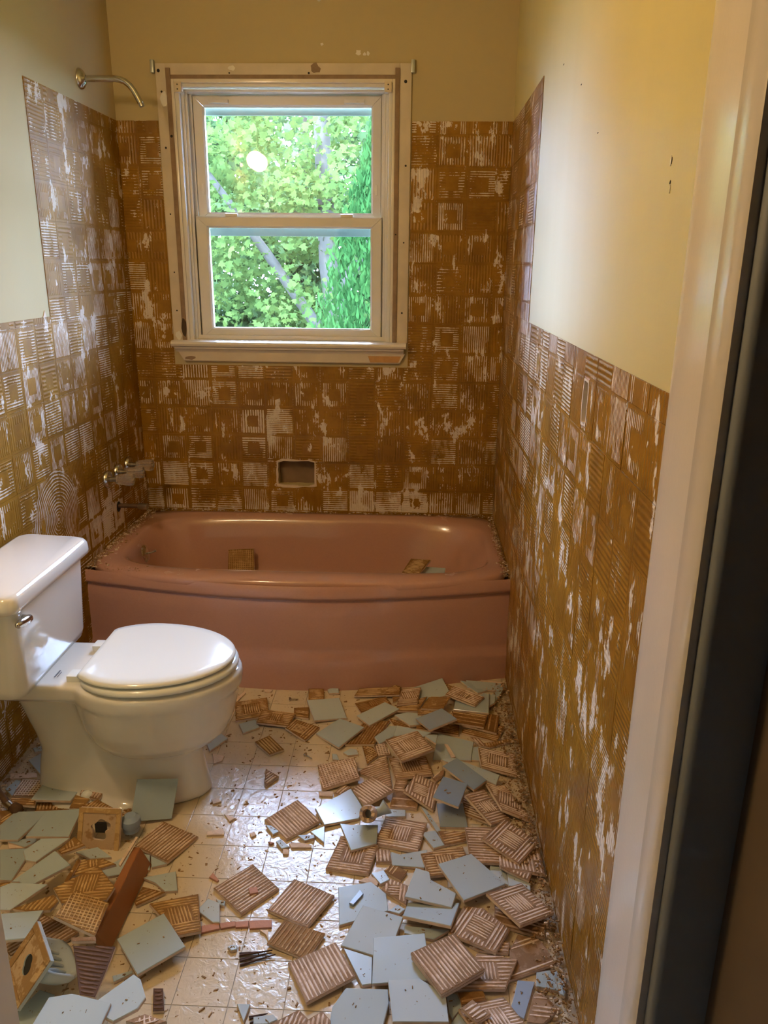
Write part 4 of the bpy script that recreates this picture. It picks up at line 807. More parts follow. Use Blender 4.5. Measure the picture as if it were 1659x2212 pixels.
tap(-.443,'clear acrylic bath tap nearest the toilet'); tap(-.332,'clear acrylic bath tap in the middle of three'); tap(-.215,'clear acrylic bath tap nearest the window wall')
sp=empty('spout_pipe',(0,-.346,.512),label='bare rusty spout pipe stub above the tub rim',category='pipe')
tube('pipe',[(-.006,-.346,.512),(.085,-.346,.512)],.009,RUSTM,sp,16)
tube('threaded_end',[(.080,-.346,.512),(.086,-.346,.512),(.118,-.346,.511)],[.009,.013,.013],DULLM,sp,18)
lathe('pipe_hole',[(0,.0012),(.02,.0012),(.021,0)],DARK,sp,loc=(.0022,-.346,.508),axis='x',n=14)
sh=empty('shower_arm',(0,-.32,2.035),label='bent chrome shower arm without a head, high on the wall',category='shower arm')
lathe('escutcheon',[(.012,.022),(.018,.019),(.030,.010),(.034,.003),(.034,0)],CHROME,sh,loc=(0.0005,-.32,2.035),axis='x',n=36)
tube('arm',[(.0,-.32,2.035),(.08,-.32,2.036),(.120,-.32,2.036),(.140,-.32,2.033),(.158,-.32,2.026),(.172,-.32,2.015),(.184,-.32,2.0),(.198,-.32,1.975),(.2055,-.32,1.960)],.0105,CHROME,sh,20)
tube('threaded_tip',[(.2050,-.32,1.961),(.208,-.32,1.955),(.210,-.32,1.950)],[.0085,.0092,.0085],DULLM,sh,16)
# ================================================================ toilet
YT=-1.40
toi=empty('toilet',(.38,YT,0),label='white two-piece toilet with closed lid beside the tub',category='toilet')
def egg(xb,xf,hw,z,n=48,y0=YT,e=2.0,fb=.42):
    """egg outline: blunt at the back, round at the front"""
    xm=xb+(xf-xb)*fb; out=[]
    for i in range(n):
        a=2*PI*i/n; c,s=math.cos(a),math.sin(a)
        rx=(xf-xm) if c>0 else (xm-xb)
        ee=2.0 if c>0 else e
        out.append((xm+rx*math.copysign(abs(c)**(2/ee),c),y0+hw*math.copysign(abs(s)**(2/ee),s),z))
    return out
def ringloft(bm,rings):
    n=len(rings[0]); vs=[[bm.verts.new(v) for v in r] for r in rings]
    for i in range(len(rings)-1):
        for k in range(n): bm.faces.new([vs[i][k],vs[i][(k+1)%n],vs[i+1][(k+1)%n],vs[i+1][k]])
    bm.faces.new(vs[0][::-1]); bm.faces.new(vs[-1])
bm=bmesh.new()
def ped(r): return [(x,YT+(y-YT)*(.66+.34*min(1,max(0,(x-.26)/.2))),z) for x,y,z in r]
ringloft(bm,[ped(r_) for r_ in [egg(.12,.615,.112,.0,e=3),egg(.12,.617,.113,.012,e=3),egg(.125,.612,.108,.03,e=3),egg(.13,.603,.094,.08,e=3),egg(.14,.597,.086,.13,e=3),egg(.13,.595,.088,.18,e=3),egg(.11,.59,.095,.24,e=3),egg(.09,.58,.10,.30,e=3),egg(.07,.56,.11,.345,e=3)]])
ringloft(bm,[egg(.34,.60,.085,.150),egg(.31,.635,.118,.172),egg(.29,.668,.145,.205),egg(.275,.690,.163,.25),egg(.265,.702,.174,.30),egg(.26,.708,.180,.335),egg(.258,.712,.183,.34),egg(.257,.716,.187,.346),egg(.257,.718,.189,.375),egg(.258,.716,.187,.386),egg(.27,.70,.17,.391)])
def rrect(x0,x1,y0,y1,r,z,n=6):
    o=[]
    for (cx,cy,a0) in ((x1-r,y1-r,0),(x0+r,y1-r,90),(x0+r,y0+r,180),(x1-r,y0+r,270)):
        for k in range(n+1):
            a=math.radians(a0+90*k/n); o.append((cx+r*math.cos(a),cy+r*math.sin(a),z))
    return o
ringloft(bm,[rrect(.05,.40,YT-.10,YT+.10,.05,.325),rrect(.045,.43,YT-.125,YT+.125,.05,.348),rrect(.045,.43,YT-.13,YT+.13,.04,.384),rrect(.05,.425,YT-.125,YT+.125,.04,.390)])
# bolt foot flares
ringloft(bm,[rrect(.18,.44,YT-.125,YT+.125,.05,.0),rrect(.185,.435,YT-.12,YT+.12,.05,.012),rrect(.20,.42,YT-.09,YT+.09,.05,.024)])
me=bpy.data.meshes.new('tmp'); bm.to_mesh(me); bm.free(); to=bpy.data.objects.new('tmp',me); COL.objects.link(to)
md=to.modifiers.new('r','REMESH'); md.mode='VOXEL'; md.voxel_size=.0055
ms=to.modifiers.new('s','SMOOTH'); ms.iterations=9; ms.factor=.55
dg=bpy.context.evaluated_depsgraph_get(); ev=to.evaluated_get(dg); bme=bpy.data.meshes.new_from_object(ev); bpy.data.objects.remove(to)
link('bowl',bme,CHINA,toi,smooth=True)
# tank and its lid
def rs(x0,x1,y0,y1,r,z): return rrect(x0,x1,y0,y1,r,z,7)
loft('tank',[rs(.055,.185,YT-.180,YT+.180,.03,.378),rs(.04,.208,YT-.195,YT+.195,.035,.388),rs(.035,.214,YT-.199,YT+.199,.035,.41),rs(.028,.223,YT-.208,YT+.208,.03,.632)],CHINA,toi,auto=60)
def lidr(z,d=0):
    P=rs(.018+d,.238-d,YT-.232+d,YT+.245-d,.034,z); return [(x,y+(.10*(.13-x) if y>YT else 0),z) for x,y,z in P]
loft('tank_lid',[lidr(.630,.008),lidr(.633,.001),lidr(.645,-.001),lidr(.664,.001),lidr(.672,.006),lidr(.676,.016)],CHINA,toi,auto=60)
hd=loft('flush_handle',[[(x,y,z) for x,y,z in ((.233+.009*math.cos(a)*s,YT-.175+d,.598+.010*math.sin(a)*s-d*.12) for a in [2*PI*k/16 for k in range(16)])] for d,s in ((-.045,.25),(-.036,.9),(-.018,1.15),(.004,1.2),(.022,1.0),(.031,.4))],CHROME,toi,auto=80)
lathe('handle_collar',[(.0,.012),(.010,.011),(.012,.0)],CHROME,toi,loc=(.221,YT-.165,.598),axis='x',n=20)
# seat ring and cover: egg discs with the hinge side cut straight
def cutegg(xb,xf,hw,z,cut,n=64):
    return [(max(x,cut),y,z) for x,y,z in egg(xb,xf,hw,z,n,fb=.42,e=2.1)]
def disc(nm,z0,z1,xf,hw,cut,par,dome=0):
    rg=[cutegg(cut-.05,xf-.006,hw-.006,z0,cut+.004),cutegg(cut-.05,xf,hw,z0+.004,cut),cutegg(cut-.05,xf+.0005,hw+.0005,(z0+z1)/2,cut),cutegg(cut-.05,xf-.002,hw-.002,z1-.004,cut+.001),cutegg(cut-.05,xf-.008,hw-.008,z1,cut+.005)]
    if dome:
        for k,(d,h) in enumerate(((.03,.45),(.07,.75),(.12,1.0))): rg.append(cutegg(cut-.05+d*.3,xf-d,hw-d,z1+dome*h,cut+.005+d*.35))
    return loft(nm,rg,SEATM,par,auto=70)
seat=disc('seat',.394,.413,.708,.186,.330,toi)
lidc=disc('seat_cover',.4165,.431,.700,.181,.322,toi,dome=.0035)
for dy in (-.085,.085):
    box('hinge',.281,.330,YT+dy-.020,YT+dy+.020,.389,.4075,SEATM,toi,.003)
    bm=bmesh.new(); cyl(bm,(.322,YT+dy-.028,.411),(.322,YT+dy+.028,.411),.009,n=16); from_bm('hinge_barrel',bm,SEATM,toi,auto=40)
lathe('bolt_cap',[(0,.027),(.008,.0255),(.014,.020),(.0175,.011),(.018,0)],SEATM,toi,loc=(.29,YT-.090,.017),n=20)
# faint printed maker's stamp on the deck, too small to read in the photograph
bm=bmesh.new()
for r_,(n_,h_) in enumerate(((9,.004),(7,.0022))):
    for k in range(n_): bx(bm,.238+.008*r_,.238+.008*r_+h_,YT-.085+k*.0042,YT-.085+k*.0042+.0028,.3925,.3929)
from_bm('printed_stamp',bm,simple('stamp_ink',(.14,.13,.14),.6),toi)
# supply stop valve by the left wall
va=empty('supply_valve',(.05,-1.515,0),label='dull brass supply valve and riser on the floor at the toilet',category='valve')
tube('riser',[(.04,-1.50,.20),(.046,-1.508,.12),(.060,-1.517,.055),(.082,-1.524,.022)],[.006,.007,.0075,.010],RUSTM,va,12)
tube('valve_body',[(.074,-1.520,.024),(.098,-1.532,.016)],.0115,DULLM,va,14)
tube('valve_knob',[(.100,-1.533,.020),(.106,-1.536,.020),(.124,-1.545,.019),(.128,-1.547,.019)],[.007,.014,.015,.010],RUSTM,va,14)
# ================================================================ vanity light on the end of the left wall (seen mirrored in the panes)
vl=empty('vanity_light',(0,-2.05,2.08),label='two-globe wall light over the vanity beside the door',category='wall light')
box('backplate',.001,.022,-2.17,-1.93,2.03,2.12,CHROME,vl,.004)
t=NT('lamp_globe'); t.b.inputs['Emission Color'].default_value=(1,.72,.44,1); t.b.inputs['Emission Strength'].default_value=LAMP; GLOBE=t.m
for y in (-2.11,-1.99):
    tube('socket',[(.02,y,2.075),(.06,y,2.075)],.018,CHROME,vl,14)
    bm=bmesh.new(); bmesh.ops.create_uvsphere(bm,u_segments=24,v_segments=14,radius=.055); from_bm('globe',bm,GLOBE,vl,(.11,y,2.075),smooth=True)
# ================================================================ tiles of the heap
def ridges(P,nn,kind,mat,parent):
    """raised adhesive ridges on the up-facing back of a tile; P world polygon, follows any outline"""
    n=len(P); L=[(P[(i+1)%n]-P[i]).length for i in range(n)]
    e=(P[1]-P[0]).normalized() if kind!='q' else (P[2]-P[1]).normalized()
    f=nn.cross(e).normalized(); c=sum(P,Vector())/n
    pu=[(p-c).dot(e) for p in P]; pv=[(p-c).dot(f) for p in P]
    V=[];F=[]
    def bars(swap,sp,w,h,region=None,skip=0,inset=.0035):
        A,B=(pu,pv) if not swap else (pv,pu); d1,d2=(e,f) if not swap else (f,e)
        v=min(B)+inset+sp*.4
        while v<max(B)-inset:
            xs=[]
            for i in range(n):
                a,b=B[i],B[(i+1)%n]
                if (a<=v<b) or (b<=v<a): xs.append(A[i]+(v-a)*(A[(i+1)%n]-A[i])/(b-a))
            xs.sort()
            for k in range(0,len(xs)-1,2):
                a,b=xs[k]+inset*random.uniform(.3,1.6),xs[k+1]-inset*random.uniform(.3,1.6); segs=[(a,b)]
                if region:
                    out=[]
                    for (p,q) in segs:
                        lo,hi,vl_,vh_,ins=region
                        if ins:
                            if vl_<v<vh_: out.append((max(p,lo),min(q,hi)))
                        else:
                            if vl_<v<vh_: out+=[(p,min(q,lo-.003)),(max(p,hi+.003),q)]
                            else: out.append((p,q))
                    segs=out
                for (p,q) in segs:
                    if random.random()<skip: continue
                    if q-p<.006: continue
                    ns=3; base=len(V)
                    for s in range(ns+1):
                        u=p+(q-p)*s/ns; jv=random.uniform(-.0006,.0006); ww=w*random.uniform(.75,1.15)*(.6 if s in(0,ns) else 1); hh=h*random.uniform(.8,1.1)*(.6 if s in (0,ns) else 1)
                        for (o_,z_) in ((-ww/2,-.0003),(-ww*.28,hh),(ww*.28,hh),(ww/2,-.0003)): V.append(c+d1*u+d2*(v+jv+o_)+nn*z_)
                    for s in range(ns):
                        for k2 in range(3): a0=base+s*4+k2; F.append((a0,a0+1,a0+5,a0+4))
                    F.append((base,base+1,base+2,base+3)); F.append((base+ns*4+3,base+ns*4+2,base+ns*4+1,base+ns*4))
            v+=sp*random.uniform(.92,1.08)
    W2=min(max(pu)-min(pu),max(pv)-min(pv)); hc=W2*.24
    mu,mv=(max(pu)+min(pu))/2,(max(pv)+min(pv))/2
    if kind in 'pq': bars(False,.0088,.0062,.0017)
    elif kind=='n':
        bars(False,.0088,.0062,.0017,(mu-hc,mu+hc,mv-hc,mv+hc,False)); bars(True,.0072,.005,.0019,(mv-hc,mv+hc,mu-hc,mu+hc,True),inset=.004)
    elif kind=='x': bars(False,.0085,.0042,.0014); bars(True,.0085,.0042,.0016)
    elif kind=='s': bars(False,.0095,.006,.0013,None,.45)
    else: return
    if V: from_py('adhesive_ridges',V,F,mat,parent,kind='stuff' if False else 'thing')
def add_tile(ty,st,poly,lab):
    P=[Vector(p) for p in poly]; c=sum(P,Vector())/len(P); nn=Vector()
    for i in range(len(P)): nn+=(P[i]-c).cross(P[(i+1)%len(P)]-c)
    if nn.z<0: P=P[::-1]; nn=-nn
    nn.normalize()
    if ty=='G':
        gz_=GLAZEB if 'b' in st else GLAZE
        o=slab('ceramic_tile',P,.0075,[gz_,BISQ],None,.0016)
        nv=len(P)   # rounded glazed lip: first side ring is glazed too
        for i in range(1,1+nv): o.data.polygons[i].material_index=0
        cat='tile'
    elif ty=='C':
        mt=RED if 'r' in st else GLAZEB if 'g' in st else BISQ
        o=slab('ceramic_chip',P,.005,mt,None,.0012); cat='chip'
    else:
        tone='dark' if ty=='D' else 'pink' if 'pink' in lab or 'beige' in lab or 'sandy' in lab else 'brown' if 'brown' in lab else 'tan' if 'tan' in lab else 'pink'  # tone holds the light's tint as well as the clay and glue colour
        bm_=DKB if tone=='dark' else BASE[tone]; rm=DKR if tone=='dark' else RIDGE[tone]
        o=slab('ceramic_tile',P,.0072,[bm_,BISQ],None,.0009)
        ridges(P,nn,st[0],rm,o); cat='tile'
    o['label']=lab; o['category']=cat; o['group']='pried-off wall tiles on the floor' if cat=='tile' else 'chips of broken tile on the floor'
    return o
for r in TILES: add_tile(*r)
# ---- special pieces in the heap
# full green tile leaning against the toilet foot
add_tile('G','-',[(.439,-1.5724,.015),(.5423,-1.545,.008),(.5481,-1.483,.090),(.444,-1.5102,.104)],'sage green tile leaning upright against the toilet foot')
# square flange with a jagged hole, standing on edge, blue ceramic knob behind
hp=empty('towel_bar_post',(.39,-1.63,0),label='holed square ceramic plate with a blue knob standing in the left heap',category='fitting')
def holed(name,c,ex,ez,hw,hh,th,hole,mats,parent):
    """plate with a real hole; ex, ez unit vectors in its plane"""
    c,ex,ez=Vector(c),Vector(ex).normalized(),Vector(ez).normalized(); nn=ex.cross(ez).normalized(); n=32; V=[];F=[];mi=[]
    for k in range(n):
        a=2*PI*k/n; ca_,sa=math.cos(a),math.sin(a); q=1/max(abs(ca_)/hw,abs(sa)/hh); rh=hole(a)
        for (r_,d) in ((q,0),(rh,0),(rh,-th),(q,-th)): V.append(c+ex*(ca_*r_)+ez*(sa*r_)+nn*d)
    for k in range(n):
        j=(k+1)%n
        for s in range(4): F.append((k*4+s,j*4+s,j*4+(s+1)%4,k*4+(s+1)%4)); mi.append(0 if s<1 else 1)
    return from_py(name,V,F,mats,parent,mi=mi)
FLB=bisque('flange_back',(.60,.42,.26),(.30,.15,.04),.7)
holed('flange',(.385,-1.640,.046),(1,-.02,0),(.02,.42,1),.055,.052,.009,lambda a:.020+.010*max(0,math.sin(a*1.5+.6))+.003*math.sin(5*a),[FLB,BISQ],hp)
box('hole_shade',.372,.402,-1.634,-1.630,.030,.060,DARK,hp)  # dark plate stands in for the shade inside the flange hole
lathe('knob',[(0,.046),(.014,.044),(.024,.034),(.026,.020),(.020,.008),(.022,0)],GLAZEB,hp,loc=(.455,-1.605,.020),n=22)
for (a,b) in (((-.055,.040),(.055,.052)),((-.055,-.052),(-.043,.040)),((.043,-.052),(.055,.040))):
    c0=Vector((.385,-1.640,.046)); ex=Vector((1,-.02,0)).normalized(); ez=Vector((.02,.42,1)).normalized(); nn=ex.cross(ez)
    slab('adhesive_band',[c0+ex*x+ez*z+nn*.0022 for x,z in ((a[0],a[1]),(b[0],a[1]),(b[0],b[1]),(a[0],b[1]))],.002,RIDGE['tan'],hp)
# soap dish: flange with oval hole, adhesive on its back, blue tray behind
sdh=empty('soap_dish',(.45,-2.07,0),label='blue ceramic soap dish lying on its flange in the left foreground heap',category='soap dish')
A,B,Cc,D=Vector((.4078,-2.0103,.127)),Vector((.483,-2.1085,.1203)),Vector((.4173,-2.1457,.0319)),Vector((.3494,-2.0519,.0418))
NF=Vector((-.5868,-.4924,.6428)).normalized(); C1=(A+B+Cc+D)/4; EX=(B-A); EX=(EX-NF*EX.dot(NF)).normalized(); EZ=NF.cross(EX).normalized()
if (A-C1).dot(EZ)<0: EZ=-EZ
holed('flange',tuple(C1),tuple(EX),tuple(EZ if EX.cross(EZ).dot(NF)>0 else -EZ),.056,.056,.008,lambda a:.013+.006*abs(math.cos(a+.8)),[FLB,GLAZE],sdh)
for t_ in (-.049,.049):
    slab('adhesive_band',[C1+EX*x+EZ*z+NF*.002 for x,z in ((-.055,t_-.007),(.055,t_-.007),(.055,t_+.007),(-.055,t_+.007))],.002,RIDGE['brown'],sdh)
for t_ in (-.047,.047):
    slab('adhesive_band',[C1+EX*x+EZ*z+NF*.002 for x,z in ((t_-.008,-.040),(t_+.008,-.040),(t_+.008,.040),(t_-.008,.040))],.002,RIDGE['brown'],sdh)
slab('hole_shade',[C1+EX*.022*math.cos(k*PI/5)+(EZ if EX.cross(EZ).dot(NF)>0 else -EZ)*.022*math.sin(k*PI/5)-NF*.0028 for k in range(10)],.001,DARK,sdh)  # dark disc paints the shade into the oval hole
def sdp(e,n_,z): return C1+EX*e-NF*n_+EZ*z
rg=[]
for (z,k,nn0,nn1) in ((-.012,.028,.006,.060),(-.004,.044,.006,.080),(.010,.052,.006,.092),(.024,.054,.006,.096),(.027,.052,.006,.094),(.026,.047,.012,.088),(.016,.043,.014,.082),(.012,.034,.020,.074)):
    R_=[]
    for (x,y,_) in rrect(-k,k,nn0,nn1,min(.026,k*.6),0,6): R_.append(sdp(x,y,z))
    rg.append(R_)
loft('tray',rg,GLAZE,sdh,auto=70)
for k in range(4):
    e_=-.027+.018*k; tube('drain_rib',[sdp(e_,.022,.0125),sdp(e_,.045,.0155),sdp(e_,.072,.0125)],[.003,.0045,.003],GLAZE,sdh,8)

# broken ceramic paper-holder post: hollow bisque cup with a blue glazed flare
ph=empty('paper_holder_post',(1.07,-1.55,.0),label='broken hollow ceramic holder post with blue glaze on the heap',category='fitting')
def jag(axis0,axis1,prof,mat,name,parent,jagk=None,n=28):
    a0,a1=Vector(axis0),Vector(axis1); d=(a1-a0).normalized(); u=d.orthogonal().normalized(); v=d.cross(u); V=[];F=[];m=len(prof)
    for k in range(n):
        a=2*PI*k/n
        for j,(r,t_) in enumerate(prof):
            tt=t_+(jagk(a) if jagk and j in jagi else 0); V.append(a0+d*tt+(u*math.cos(a)+v*math.sin(a))*r)
    for k in range(n):
        for j in range(m-1): a=k*m+j;b=((k+1)%n)*m+j; F.append((a,b,b+1,a+1))
    return from_py(name,V,F,mat,parent,auto=50)
jagi=(0,1)
PC=Vector((1.072,-1.553,.052)); PA=Vector((-.12,-.62,.45)).normalized()
jag(PC-PA*.012,PC+PA,[(.0125,.026),(.021,.026),(.0225,.018),(.0225,0),(.0205,-.008),(.011,-.010),(.0115,.004),(.0125,.026)],BISQ,'broken_socket',ph,lambda a:.006*math.sin(3*a+.5)+.004*math.sin(7*a))
tube('glazed_flare',[PC-PA*.010,PC-PA*.022+Vector((.012,.006,0)),PC+Vector((.034,.020,-.004)),PC+Vector((.050,.026,.006))],[.019,.015,.012,.021],GLAZE,ph,18)
# wooden block
wb=empty('wood_block',(.51,-1.85,0),label='brown painted wood block wedged upright in the left heap',category='wood block')
bm=bmesh.new()
T0,T1=Vector((.505,-1.72,.066)),Vector((.500,-1.985,.070)); wv=Vector((.020,.0,-.002)); dv=Vector((.016,.012,-.062))
ringloft(bm,[[T0,T0+wv*.8,T0+wv+dv,T0+dv],[T0*.5+T1*.5,T0*.5+T1*.5+wv,T0*.5+T1*.5+wv+dv,T0*.5+T1*.5+dv],[T1,T1+wv,T1+wv+dv,T1+dv]])
bmesh.ops.bevel(bm,geom=list(bm.edges),offset=.0015,segments=1,affect='EDGES')
from_bm('block',bm,simple('brown_wood_paint',(.34,.13,.04),.45,var=.2,scale=14,bump=.4),wb)
def splinter(name,a,b,w0,w1,mat,lab,cat,k=5,grp=None):
    a,b=Vector(a),Vector(b); d=(b-a).normalized(); s=Vector((-d.y,d.x,0)); e=empty(name,tuple(a),label=lab,category=cat)
    for i in range(k):
        t=(i-(k-1)/2)/max(1,k-1); L=random.uniform(.65,1); A=a+s*t*w0+Vector((0,0,.003*(i%2))); B=a+(b-a)*L+s*t*w1+Vector((0,0,.004*(i%2)))
        h=w0/k*.55; up_=Vector((0,0,h))
        V=[A+s*h,A-s*h,A+up_+s*h*.4,A+up_-s*h*.4,B+s*h*.5,B-s*h*.5,B+up_*.5]
        from_py('sliver',V,[(0,1,3,2),(0,2,6,4),(2,3,6),(3,1,5,6),(1,0,4,5),(4,6,5)],mat,e)
    return e
CHAR=simple('charred_wood',(.07,.035,.025),.8,var=.5,scale=60,bump=.6)
splinter('wood_splinter',(.820,-1.975,.002),(.895,-1.955,.006),.030,.012,CHAR,'dark splintered wood sliver on the bare floor below the smeared tile','splinter')
splinter('wood_splinter',(.870,-2.115,.002),(.915,-2.100,.005),.014,.008,CHAR,'short dark wood sliver beside the pale triangle at the bottom','splinter',3)
STK=simple('pale_stick',(.62,.42,.22),.7,var=.2,scale=60)
add_tile('C','-',[(.494,-1.790,.075),(.500,-1.795,.075),(.510,-1.700,.078),(.504,-1.698,.078)],'pale stick poking up behind the wood block')
def screw(x,y,a,lab):
    e=empty('screw',(x,y,0),label=lab,category='screw'); d=Vector((math.cos(a),math.sin(a),0)); p=Vector((x,y,.006))
    tube('head',[p-d*.004,p-d*.001,p+d*.004],[.006,.0075,.003],CHROME,e,14); tube('shank',[p+d*.003,p+d*.028],[.0022,.0016],CHROME,e,8)
screw(.765,-.918,.05,'chrome-headed screw lying in front of the tub'); screw(.862,-1.236,-.7,'small round-headed screw on the floor left of the heap')
# tiles that fell into the tub
add_tile('B','x',[(.386,-.185,.172),(.500,-.185,.176),(.497,-.16,.274),(.387,-.16,.266)],'tan tile back standing on rubble inside the bathtub')
add_tile('B','p',[(1.135,-.39,.272),(1.20,-.42,.276),(1.25,-.32,.302),(1.17,-.30,.298)],'brown striped tile back resting at the sloping end inside the bathtub')
add_tile('G','-',[(1.19,-.40,.262),(1.30,-.41,.262),(1.31,-.33,.272),(1.20,-.31,.270)],'green glazed tile under the striped one inside the bathtub')
# ================================================================ rubble nobody could count
def hull_chips(name,pts,mat,sizes,parent=None,flat=.35,mix=.6,**pr):
    """one mesh of angular crumbs; pts (x,y,z of the resting point)"""
    V=[];F=[]
    for (x,y,z),s in zip(pts,sizes):
        a=random.random()*PI*2; L=s*random.uniform(.6,1.8); w_=s*random.uniform(.3,.8); h=s*random.uniform(.12,flat)
        ca_,sa=math.cos(a),math.sin(a); b=len(V); tl=random.uniform(-.25,.25); 
        for (u,v,t_) in ((-L,-w_,0),(L*random.uniform(.3,1),-w_,0),(L,w_*random.uniform(.2,1),0),(-L*random.uniform(.3,1),w_,0),(-L*.7,-w_*.7,h),(L*.6,-w_*.6,h),(L*.6,w_*.5,h),(-L*.6,w_*.6,h)):
            V.append((x+(u*ca_-v*sa)/2,y+(u*sa+v*ca_)/2,z+t_+tl*u*.5*(t_>0)))
        for f in ((0,3,2,1),(4,5,6,7),(0,1,5,4),(1,2,6,5),(2,3,7,6),(3,0,4,7)): F.append(tuple(b+i for i in f))
    o=from_py(name,V,F,mat,parent,kind='stuff',**pr)
    if isinstance(mat,list):
        for i,p in enumerate(o.data.polygons): p.material_index=(i//6*7919)%10>=mix*10
    return o
heap=[( sum(p[0] for p in t_[2])/len(t_[2]), sum(p[1] for p in t_[2])/len(t_[2]) ) for t_ in TILES]
def near_heap(x,y):
    return sum(1 for a,b in heap if (a-x)**2+(b-y)**2<.012)
CRB=simple('dirt_crumb',(.30,.17,.07),.9,var=.5,scale=80); CRP=simple('pale_crumb',(.62,.48,.34),.85,var=.25,scale=80)
def scatter(n,f,s0,s1):
    pts=[];sz=[]
    while len(pts)<n:
        p=f()
        if p is None: continue
        pts.append(p); sz.append(s0+(s1-s0)*random.random()**3)
    return pts,sz
def onfloor():
    x,y=random.uniform(.03,1.5),random.uniform(-2.5,-.80)
    if x<.63 and -1.56<y<-1.24: return None
    if x<.25 and random.random()<.5: return None
    if near_heap(x,y)<1 and random.random()<.45: return None
    if y>-.72-bul(x)-.02: return None
    return (x,y,.0001)
p,s=scatter(4200,onfloor,.0018,.010); hull_chips('floor_grit',p,[CRB,CRP],s,None,.35,.7,label='brown grit and pale chippings scattered over the vinyl floor',category='debris')
def wallfoot():
    x=1.515-abs(random.gauss(0,.035)); y=random.uniform(-2.3,-.80)
    if y>-.72-bul(x)-.01 or x>1.518: return None
    return (x,y,max(.0002,random.uniform(0,1)*.045*(1-(1.52-x)/.10)))
p,s=scatter(3200,wallfoot,.002,.010); hull_chips('wall_foot_rubble',p,[CRB,CRP],s,None,.5,.75,label='fine rubble heaped along the foot of the ribbed wall',category='debris')
def lfoot():
    x=.01+abs(random.gauss(0,.05)); y=random.uniform(-1.9,-.80)
    if x>.16 and y<-1.25: return None
    return (x,y,.0002+random.random()*.02*max(0,1-x/.08))
p,s=scatter(900,lfoot,.003,.012); hull_chips('toilet_corner_rubble',p,[CRB,CRP],s,None,.5,.6,label='broken plaster rubble on the floor behind the toilet',category='debris')
# rim of the tub: grit against the three walls
def rimr():
    k=random.random()
    if k<.45: x=.004+abs(random.gauss(0,.022)); y=random.uniform(-.71,-.02)
    elif k<.75: x=W-.004-abs(random.gauss(0,.012)); y=random.uniform(-.71,-.02)
    else: x=random.uniform(.02,1.5); y=-.005-abs(random.gauss(0,.008))
    if (.072<x<1.47 and y<-.035 and y>-.68) or x>1.52 or x<.003: return None
    if k>=.45 and k<.75 and y<-.5 and x<1.46: return None
    return (x,y,HT+.0005)
p,s=scatter(2300,rimr,.002,.011); hull_chips('tub_rim_grit',p,[CRB,CRP],s,None,.5,.55,label='grit and chippings lying on the tub rim against the walls',category='debris')
def corner():
    return (random.uniform(.07,.26),random.uniform(-.74,-.69),HT+.0008)
p,s=scatter(120,corner,.0015,.006); hull_chips('tub_corner_grit',p,CRB,s,label='fine grit on the tub rim corner nearest the toilet',category='debris')
# crumbs lying on the glazed tiles, resting on each tile's own plane
pts=[];sz=[]
for ty,st,poly,lab in TILES:
    if ty!='G' or len(poly)<4: continue
    P=[Vector(q) for q in poly]; c=sum(P,Vector())/len(P)
    if c.y>-1.25: continue
    for _ in range(5):
        i=random.randrange(len(P)); q=c+(P[i]-c)*random.uniform(.1,.75)*random.random()+(P[(i+1)%len(P)]-c)*.3*random.random(); pts.append((q.x,q.y,q.z+.0004)); sz.append(.0015+.005*random.random()**3)
hull_chips('tile_top_crumbs',pts,CRB,sz,label='tiny dark crumbs sprinkled on the glazed tile faces',category='debris')
# rubble inside the tub that the fallen tiles rest on
def mound(name,cx,cy,r,h,n,mat,lab):
    pts=[];s=[]
    for _ in range(n):
        a=random.random()*2*PI; k=random.random()**.5; pts.append((cx+r*k*math.cos(a),cy+r*.6*k*math.sin(a),.055+(h-.06)*(1-k*k)*random.uniform(.75,1))); s.append(random.uniform(.015,.05))
    hull_chips(name,pts,mat,s,None,.6,label=lab,category='debris')
mound('tub_rubble',.44,-.25,.16,.18,260,CRP,'plaster rubble in the bathtub under the standing tile')
mound('tub_rubble',1.20,-.36,.15,.255,300,CRP,'plaster rubble in the bathtub under the two flat tiles')
# ================================================================ outdoors
ground=box('ground',-30,40,1.0,60,-3.2,-3.0,simple('grass_ground',(.03,.08,.02),.9),None,kind='structure')
def leafmat(name,a,b,tr=.45):
    t=NT(name); n=t.noise(2.2,3,t.pos()); n2=t.noise(11,2,t.pos())
    c=t.mix(t.ma('ADD',t.ma('MULTIPLY',n,.6),t.ma('MULTIPLY',n2,.4)),a,b)
    df=t.n.new('ShaderNodeBsdfDiffuse'); tl=t.n.new('ShaderNodeBsdfTranslucent'); mx=t.n.new('ShaderNodeMixShader'); mx.inputs[0].default_value=tr
    t.link(c,df.inputs[0]); t.link(c,tl.inputs[0]); t.link(df.outputs[0],mx.inputs[1]); t.link(tl.outputs[0],mx.inputs[2]); t.link(mx.outputs[0],t.out.inputs[0]); return t.m
MAPLE=leafmat('maple_leaf',(.012,.045,.016),(.075,.105,.024)); CONI=leafmat('conifer_spray',(.005,.022,.007),(.024,.062,.015),.3); BARK=simple('bark',(.022,.021,.014),.9,var=.3,scale=10,bump=.6)
